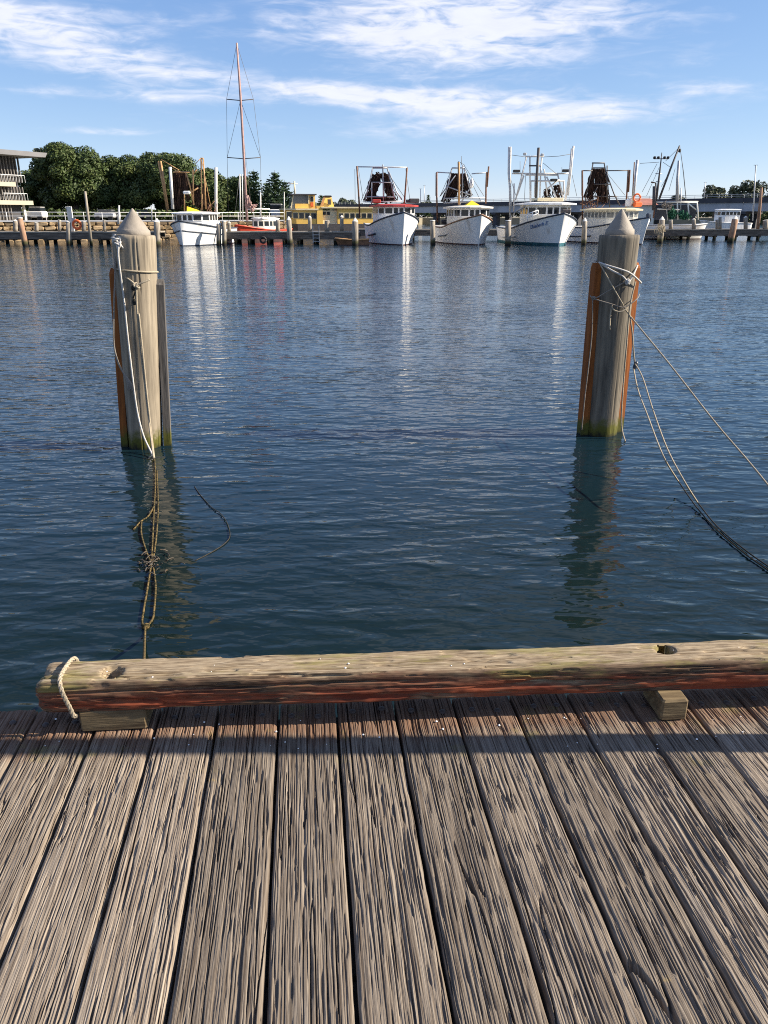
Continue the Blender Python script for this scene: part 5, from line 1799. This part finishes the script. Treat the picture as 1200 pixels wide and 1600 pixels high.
# sign board post and life ring on the left jetty
o = thing('sign_post', 'pale board post standing beside the life ring on the left jetty', 'sign', (XU(113, JY + 1, 1.2), JY + 1, JZ))
MB().box((0, 0, 1.15), (0.5, 0.16, 2.3), bev=0.02).build('board', M['offwhite'], o)
MB().box((0.35, -0.1, 1.0), (0.4, 0.05, 0.5), bev=0.01).build('notice', M['galv'], o)
mb = MB()
pc = P(120, 351, JY + 0.5)
mb.tube([pc + Vector((0.38 * math.cos(a), 0.02, 0.38 * math.sin(a))) for a in [2 * math.pi * k / 20 for k in range(21)]], 0.12, 8)
o = mb.build('life_ring', M['orange'])
tag(o, 'orange life ring hanging at the left jetty', 'life ring')

# rusty pontoon with tyre under the middle jetty, ladder
mb = MB()
tc_ = Vector((XU(411, JY - 0.1, 0.5), JY - 0.1, 0.42))
mb.tube([tc_ + Vector((0.27 * math.cos(a), 0, 0.27 * math.sin(a))) for a in [2 * math.pi * k / 18 for k in range(19)]], 0.10, 8)
tag(mb.build('tyre_fender', M['black']), 'black tyre hanging on the jetty below the red yacht', 'tyre')
o = thing('jetty_ladder', 'steel ladder on the jetty below the yellow ferry', 'ladder', (XU(494, JY - 0.1, 0.6), JY - 0.1, 0))
for x in (-0.3, 0.3):
    MB().bar((x, 0, 0.15), (x, 0, 1.75), 0.06).build('rail', M['galv'], o)
for k in range(4):
    MB().bar((-0.3, 0, 0.3 + k * 0.3), (0.3, 0, 0.3 + k * 0.3), 0.05).build('rung', M['galv'], o)

# ---- sandstone seawall with railing
WP0, WP1 = Vector((XU(-150, 86.0), 86.0, 0)), Vector((XU(444, 104.0), 104.0, 0))
WROT = math.atan2(WP1.y - WP0.y, WP1.x - WP0.x)
wall = thing('sandstone_seawall', 'rough golden sandstone seawall behind the left jetty', 'wall', WP0, WROT)
stone_mats = [paint('sandstone_%d' % k, c, 0.95, 0.25, 1.2, dirt=(0.16, 0.12, 0.07), dirt_amt=0.5, bump=0.6) for k, c in enumerate(((0.30, 0.205, 0.10), (0.25, 0.175, 0.095), (0.33, 0.235, 0.13), (0.20, 0.14, 0.08)))]
x0w, x1w = 0.0, (WP1 - WP0).length
stone_me = []
for k in range(6):
    w_, h_ = random.uniform(0.6, 1.3), random.uniform(0.40, 0.47)
    mbs = MB().box((0, 0, 0), (w_, 0.5, h_), bev=0.11)
    mbs.v = [(x + random.uniform(-.07, .07), y + random.uniform(-.10, .10), z + random.uniform(-.05, .05)) for x, y, z in mbs.v]
    ob = mbs.build('stone', stone_mats[k % 4], wall)
    stone_me.append((ob.data, w_))
    COL.objects.unlink(ob)
    bpy.data.objects.remove(ob)
z = -0.25
row = 0
while z < GZ - 0.1:
    x = x0w + random.uniform(-0.8, 0)
    while x < x1w:
        me_, w_ = random.choice(stone_me)
        ob = link(bpy.data.objects.new('stone', me_), wall)
        ob.location = (x + w_ / 2, random.uniform(-0.1, 0.1), z + 0.23)
        ob.rotation_euler = (random.uniform(-.1, .1), random.uniform(-.06, .06), random.uniform(-.12, .12))
        x += w_ + 0.02
    z += 0.46
    row += 1
MB().box(((x0w + x1w) / 2, 0.1, z + 0.06), (x1w - x0w, 0.7, 0.14)).build('coping', M['concrete'], wall)
rail = thing('quay_railing', 'white pipe railing along the top of the sandstone seawall', 'railing', (WP0.x, WP0.y + 0.2, z + 0.13), WROT)
for hz in (0.45, 0.85):
    MB().tube([(x0w, 0, hz), (x1w, 0, hz)], 0.035, 6).build('pipe', M['white2'], rail)
x = x0w
while x < x1w:
    MB().tube([(x, 0, 0), (x, 0, 0.87)], 0.035, 6).build('upright', M['white2'], rail)
    x += 2.0

# ---- parked vehicles behind the railing (seen small)
def parked_van(u, Y, col, label, w=4.4, h=1.9):
    o = thing('parked_van', label, 'van', (XU(u, Y, 2.5), Y, GZ + 0.005))
    MB().box((0, 0, h * 0.38 + 0.2), (w, 1.7, h * 0.5), bev=0.12).build('body', col, o)
    MB().box((w * 0.06, 0, h * 0.76 + 0.16), (w * 0.72, 1.5, h * 0.38), bev=0.14).build('cabin', M['glass'], o)
    MB().box((w * 0.06, 0, h * 0.95 + 0.18), (w * 0.66, 1.4, 0.07), bev=0.03).build('roof', col, o)
    for x in (-w * 0.31, w * 0.31):
        for y in (-0.84, 0.84):
            mbx = MB()
            mbx.tube([(x, y - 0.08, 0.31), (x, y + 0.08, 0.31)], 0.31, 14)
            mbx.build('wheel', M['black'], o)
    return o


parked_van(58, 103, M['white2'], 'small white van parked under the trees beside the building', 2.2, 1.5)
parked_van(166, 105, M['galv'], 'silver car parked under the fig trees behind the left mooring pile', 2.6, 1.15)
parked_van(224, 106, M['navy'], 'dark car parked under the fig trees left of the small trawler', 2.6, 1.15)
parked_van(431, 113, M['white'], 'white van parked between the pines and the ferry bow', 2.3, 2.0)

# ---- building at the left edge
BLD = thing('waterfront_building', 'modern waterfront building with timber louvres and a broad overhanging roof', 'building')
c_near = P(-120, 330, 90.0)
c_far = P(44, 330, 102.0)
fa, fb = Vector((c_near.x, c_near.y, 0)), Vector((c_far.x, c_far.y, 0))
bdir = (fb - fa).normalized()
bnor = Vector((bdir.y, -bdir.x, 0))     # towards the water
blen = (fb - fa).length
BLD.location = (fb.x, fb.y, 0)
BLD.rotation_euler = (0, 0, math.atan2(bdir.y, bdir.x))
# local: x along the front (0 = far right corner, negative to the left), y inwards positive, z up
zr = ZV(246, 102)     # eave
zs2 = ZV(289, 102)    # upper slab
zs1 = ZV(317, 102)    # lower slab


def bp_(name, mat, x0, x1, y0, y1, z0, z1, parent=BLD):
    return MB().box(((x0 + x1) / 2, (y0 + y1) / 2, (z0 + z1) / 2), (x1 - x0, y1 - y0, z1 - z0)).build(name, mat, parent)


bp_('inner_wall', M['darkroom'], -blen, -0.35, 0.7, 9.0, GZ - 0.2, zr - 0.05)
roof = MB()
ax0, ax1 = -blen - 2, 1.9
roof.add([(ax0, -2.2, zr + 0.05), (ax1, -2.2, zr + 0.05), (ax1, 9, zr + 0.05), (ax0, 9, zr + 0.05), (ax0, -2.4, zr + 0.55), (ax1 + 0.2, -2.4, zr + 0.55), (ax1 + 0.2, 9, zr + 0.55), (ax0, 9, zr + 0.55)],
         [(3, 2, 1, 0), (4, 5, 6, 7), (0, 1, 5, 4), (1, 2, 6, 5), (2, 3, 7, 6), (3, 0, 4, 7)])
roof.build('roof', paint('grey_roof_sheet', (0.24, 0.24, 0.25), 0.6, 0.1, 0.5), BLD)
for (zz, ex, m_) in ((zs2, -1.6, 'cladding'), (zs1, 0.5, 'cladding')):
    s = bp_('floor_slab', M[m_], -blen, ex, -0.55, 8.8, zz - 0.24, zz + 0.24)
for lvl, (za, zb) in enumerate(((zs2 + 0.25, zr + 0.04), (zs1 + 0.25, zs2 - 0.25), (GZ, zs1 - 0.25))):
    x = -blen + 0.2
    k = 0
    while x < (-0.15 if lvl < 2 else -2.2):
        bp_('louvre', M['louvre'], x, x + 0.09, 0.0, 0.25, za, zb)
        x += 0.42
        k += 1
    if lvl < 2:
        bp_('balcony_rail', M['galv'], -3.4, -0.1, -0.42, -0.34, za + 0.75, za + 0.83)
        for j in range(9):
            bp_('baluster', M['galv'], -3.3 + j * 0.4, -3.26 + j * 0.4, -0.40, -0.36, za - 0.001, za + 0.75)
    bp_('column', M['louvre'], -4.6, -4.3, -0.2, 0.05, za, zb)
    bp_('column', M['louvre'], -8.6, -8.3, -0.2, 0.05, za, zb)
bp_('window_box', M['cladding'], -10.5, -5.0, -0.35, -0.1, zr - 1.0, zr - 0.8)
bp_('corner_post', M['offwhite'], -0.35, -0.1, 0.3, 0.55, GZ, zs1 - 0.24)

# ---- bridge
ba, bb = P(520, 318, 292.0), P(1500, 310, 136.4)
pa_, pb_ = P(660, 318, 270), P(1100, 310, 200)
bd_ = (pb_ - pa_); bd_.z = 0
bd_.normalize()
BR = thing('road_bridge', 'long grey concrete road bridge behind the trawlers at the right', 'bridge', (pa_.x, pa_.y, 0), math.atan2(bd_.y, bd_.x))
zt_b = pb_.z
xl, xr = -45.0, 230.0
for k in range(11):
    a, b = xl + (xr - xl) * k / 11, xl + (xr - xl) * (k + 1) / 11
    MB().box(((a + b) / 2, 4.5, zt_b - 2.0), (b - a - 0.06, 9.0, 1.9)).build('girder', M['concrete'], BR)
    MB().box(((a + b) / 2, -0.15, zt_b - 0.52), (b - a - 0.04, 0.4, 1.05)).build('parapet', M['concretedk'], BR)
    MB().box(((a + b) / 2, 9.1, zt_b - 0.52), (b - a - 0.04, 0.4, 1.05)).build('parapet', M['concretedk'], BR)
    for yy in (1.6, 7.4):
        MB().box((a, yy, zt_b / 2 - 1.6), (1.5, 1.8, zt_b - 2.7), bev=0.1).build('pier', M['concretedk'], BR)
    MB().box((a, 4.5, zt_b - 3.25), (1.7, 9.4, 0.6)).build('pier_head', M['concretedk'], BR)
for hz in (0.35, 0.75):
    MB().tube([(xl, -0.15, zt_b + hz), (xr, -0.15, zt_b + hz)], 0.05, 5).build('handrail', M['galv'], BR)
for k in range(92):
    x = xl + k * 3.0
    MB().bar((x, -0.15, zt_b), (x, -0.15, zt_b + 0.78), 0.08).build('rail_post', M['galv'], BR)

# ---- shed with red roof behind the last trawlers
o = thing('harbour_shed', 'low shed with a red roof beyond the bridge behind the last trawler', 'shed', (XU(1009, 140, 5), 140, GZ - 2.0))
zz = ZV(321, 140)
MB().box((0, 3, zz / 2 - 0.5), (3.4, 6, zz + 1.0 - 0.0)).build('wall', M['offwhite'], o)
zz0 = zz
MB().add([(-2.1, -0.6, zz0), (2.1, -0.6, zz0), (2.1, 6.6, zz0), (-2.1, 6.6, zz0), (-1.7, 3, ZV(310, 140)), (1.7, 3, ZV(310, 140))], [(3, 2, 1, 0), (0, 1, 5, 4), (2, 3, 4, 5), (1, 2, 5), (3, 0, 4)]).build('roof', M['terracotta'], o)


# ---- trees
def tree_leaves(clumps, n, size, seed, inner=0.45, flat=0.35):
    """leaf quads through and over a set of ellipsoid clumps (cx,cy,cz,rx,ry,rz)"""
    g = np.random.default_rng(seed)
    cl = np.array(clumps, float)
    wgt = (cl[:, 3] * cl[:, 5]) ** 1.0
    k = g.choice(len(cl), n, p=wgt / wgt.sum())
    d = g.normal(size=(n, 3))
    d /= np.linalg.norm(d, axis=1)[:, None]
    rad = np.where(g.random(n) < inner, g.random(n) ** 0.5, 0.86 + 0.22 * g.random(n))
    pos = cl[k, :3] + d * cl[k, 3:] * rad[:, None]
    nrm = d + g.normal(size=(n, 3)) * 0.6 + np.array([0, 0, flat])
    nrm /= np.linalg.norm(nrm, axis=1)[:, None]
    a = np.cross(nrm, g.normal(size=(n, 3)))
    a /= np.linalg.norm(a, axis=1)[:, None]
    b = np.cross(nrm, a)
    s = size * (0.55 + 0.9 * g.random(n))[:, None]
    q = np.stack([pos - a * s, pos - b * s * 0.55 + nrm * s * 0.1, pos + a * s, pos + b * s * 0.55 + nrm * s * 0.1], 1)
    return q


def broad_tree(label, u, Y, vtop, wpx, vbase, seed, n=9000, size=0.165, mat='fig', name='fig_tree', zb=None, group=None, lumps=46, low=0.10):
    g = random.Random(seed)
    top = ZV(vtop, Y)
    base = GZ - 0.1 if zb is None else zb
    x = XU(u, Y, (top + base) / 2)
    w = wpx / F * (Y * CP)
    o = thing(name, label, 'tree', (x, Y, base), 0, group)
    H = top - base
    cl = []
    for k in range(lumps):
        a = g.uniform(0, 6.28)
        t = (k + 0.5) / lumps
        zc = H * (low + 0.12 + (0.76 - low) * t)
        prof = math.sin(math.pi * min(1.0, 0.22 + 0.68 * t)) ** 0.6
        rr_ = w / 2 * prof * g.uniform(0.45, 0.85)
        s = g.uniform(0.10, 0.21) * w
        cl.append((math.cos(a) * rr_, math.sin(a) * rr_ * 0.9, zc, s, s, min(s * g.uniform(0.6, 0.85), H - zc)))
    cl.append((0, 0, H * 0.55, w * 0.3, w * 0.3, H * 0.34))
    trunk = MB()
    trunk.tube(smooth_path([(0, 0, -0.3), (0.1, 0, H * 0.15), (0.0, 0.1, H * 0.35), (0.1, 0, H * 0.6)], 4), [w * 0.045] * 13, 9)
    for k in range(7):
        c = cl[g.randrange(len(cl) - 1)]
        trunk.tube(smooth_path([(0, 0, H * 0.16), (c[0] * 0.35, c[1] * 0.35, H * 0.3), (c[0] * 0.9, c[1] * 0.9, c[2])], 4), [w * 0.02] * 4 + [w * 0.013] * 5, 6)
    trunk.build('trunk', M['bark'], o)
    quads_mesh('crown', tree_leaves(cl, n, size, seed), M[mat], o)
    return o


TGp = 'fig trees behind the sandstone wall'
broad_tree('great fig tree next to the building with the highest crown', 112, 112, 223, 112, 340, 11, 44000, group=TGp)
broad_tree('thin-topped tree rising over the corner of the building roof', 72, 118, 219, 46, 340, 12, 3500, 0.26, 'gum', 'gum_tree', lumps=14, low=0.35)
broad_tree('fig tree in the middle of the dark grove behind the left pile', 196, 115, 240, 92, 340, 13, 34000, group=TGp)
broad_tree('wide fig tree rising behind the nets of the small trawler', 258, 111, 236, 112, 340, 14, 44000, group=TGp)
broad_tree('lower fig tree right of the small trawler', 322, 116, 262, 84, 340, 15, 30000, group=TGp)
broad_tree('smallest fig tree of the grove behind the foot of the yacht mast', 371, 118, 275, 62, 340, 16, 20000, group=TGp)
broad_tree('fig tree in deep shade behind the gap between the two tallest figs', 155, 124, 248, 90, 340, 17, 20000, group=TGp)
broad_tree('bushy tree beside the building under the roof overhang', 60, 116, 262, 60, 340, 18, 16000, group=TGp)
for k, (u, Y, vt, w, lb) in enumerate(((1118, 330, 289, 48, 'rounded tree left of the street light beyond the bridge'), (1168, 310, 281, 62, 'large dark tree beyond the bridge near the right edge'), (1215, 315, 290, 60, 'tree beyond the bridge cut by the right edge'), (1055, 340, 303, 40, 'low tree beyond the bridge behind the work boat'),
                                         (540, 330, 310, 36, 'grey-green tree behind the stern of the ferry'), (512, 345, 314, 30, 'distant tree behind the ferry funnel'))):
    broad_tree(lb, u, Y, vt, w, 338, 40 + k, 3600, 0.55, 'gum', 'gum_tree', lumps=18, low=0.1)


def norfolk_pine(label, u, Y, vtop, wpx, seed, zb=None):
    g = random.Random(seed)
    top = ZV(vtop, Y)
    base = GZ - 0.1
    H = top - base
    w = wpx / F * Y * CP / 2
    o = thing('norfolk_pine', label, 'tree', (XU(u, Y, (top + base) / 2), Y, base), 0, 'norfolk pines left of the ferry')
    MB().tube([(0, 0, -0.3), (0, 0, H * 0.5), (0, 0, H)], [0.05 * w + 0.1, 0.06, 0.02], 7).build('trunk', M['bark'], o)
    gg = np.random.default_rng(seed)
    Q = []
    tiers = max(12, int(H / 0.46))
    for t in range(tiers):
        f = t / tiers
        z = H * (0.10 + 0.88 * f)
        L = w * (1 - f) ** 0.75 * (1.0 if t % 3 else 0.8) + 0.22
        nb = 9
        a0 = g.uniform(0, 6.28)
        for b_ in range(nb):
            a = a0 + b_ * 2 * math.pi / nb + g.uniform(-0.2, 0.2)
            l_ = L * g.uniform(0.75, 1.08)
            m = max(8, int(l_ * 17))
            for j in range(m):
                r_ = l_ * (j + 0.6) / m
                p = np.array([math.cos(a) * r_, math.sin(a) * r_, z + 0.10 * r_ + 0.05 * r_ * r_ / max(l_, .1)]) + gg.normal(size=3) * np.array([0.12, 0.12, 0.10])
                d = np.array([math.cos(a + g.uniform(-1, 1)), math.sin(a + g.uniform(-1, 1)), 0.35])
                sd = np.cross(d, gg.normal(size=3))
                sd /= np.linalg.norm(sd) + 1e-6
                s = 0.21 * g.uniform(0.6, 1.3)
                Q.append([p - d * s, p + sd * s * 0.4, p + d * s, p - sd * s * 0.4])
    quads_mesh('crown', np.array(Q), M['pine'], o)
    return o


norfolk_pine('leftmost norfolk pine, just right of the yacht mast', 398, 116, 264, 44, 1)
norfolk_pine('tallest norfolk pine with a bare spire, between mast and ferry', 431, 115, 266, 52, 2)
norfolk_pine('norfolk pine partly behind the ferry wheelhouse', 446, 119, 281, 44, 3)
norfolk_pine('small norfolk pine left of the tallest one', 418, 121, 283, 40, 4)
norfolk_pine('distant norfolk pine standing over the bridge between the middle trawlers', 669, 300, 303, 13, 5)
norfolk_pine('distant small norfolk pine right of the ferry wheelhouse', 502, 200, 303, 16, 6)

# distant wooded shore: one mass nobody could count
def shore(name, label, u0, u1, Y, v0, v1, n, size, seed, mat='gum', z0=0.0, dY=14):
    g = np.random.default_rng(seed)
    u = g.random(n) * (u1 - u0) + u0
    x = (u - 600) / F * (Y * CP)
    hmax = np.array([ZV(v0 + 4 * (float(vnoise(np.array(q / 14), np.array(3.0), seed)) - 0.5) * 2 + 2 * float(vnoise(np.array(q / 4), np.array(1.0), seed + 1)), Y) for q in u])
    z = z0 + (hmax - z0) * g.random(n) ** 0.7
    y = Y + (g.random(n) - 0.5) * dY
    pos = np.stack([x, y, z], 1)
    nr = g.normal(size=(n, 3)) + np.array([0.4, -0.6, 0.6])
    nr /= np.linalg.norm(nr, axis=1)[:, None]
    a = np.cross(nr, g.normal(size=(n, 3)))
    a /= np.linalg.norm(a, axis=1)[:, None]
    b = np.cross(nr, a)
    s = size * (0.5 + g.random(n))[:, None]
    q = np.stack([pos - a * s, pos - b * s * 0.6, pos + a * s, pos + b * s * 0.6], 1)
    return tag(quads_mesh(name, q, M[mat]), label, 'trees', kind='stuff')


shore('distant_woodland', 'low band of distant trees along the horizon behind the bridge', 430, 1420, 420, 319, 338, 16000, 0.9, 5, z0=GZ)
shore('shore_scrub', 'dark scrub on the bank under the bridge at the right', 1148, 1420, 296, 331, 345, 5000, 0.7, 6, 'fig', z0=0.3)
shore('quay_hedge', 'low dark shrubs under the fig trees behind the railing', 40, 420, 108, 330, 340, 7000, 0.28, 7, 'fig', z0=GZ, dY=6)

# specks of shell and bird droppings by the log
mb = MB()
for k in range(34):
    u, v = random.uniform(60, 1180), random.uniform(1118, 1170)
    p = PZ(u, v, DECK_Z + 0.001)
    r_ = random.uniform(0.0015, 0.0042)
    mb.lathe([(r_, 0), (r_ * 0.9, r_ * 0.5), (r_ * 0.2, r_ * 0.8)], 6, p)
for k in range(12):
    p = L_ORG + LDIR * random.uniform(0.1, 2.6) + LPERP * random.uniform(-0.05, 0.04) + Vector((0, 0, LH / 2 - 0.002))
    r_ = random.uniform(0.0015, 0.004)
    mb.lathe([(r_, 0), (r_ * 0.9, r_ * 0.5), (r_ * 0.2, r_ * 0.8)], 6, p)
tag(mb.build('shell_fragments', M['white']), 'tiny white shell fragments scattered beside and on the kerb log', 'shells', kind='stuff')
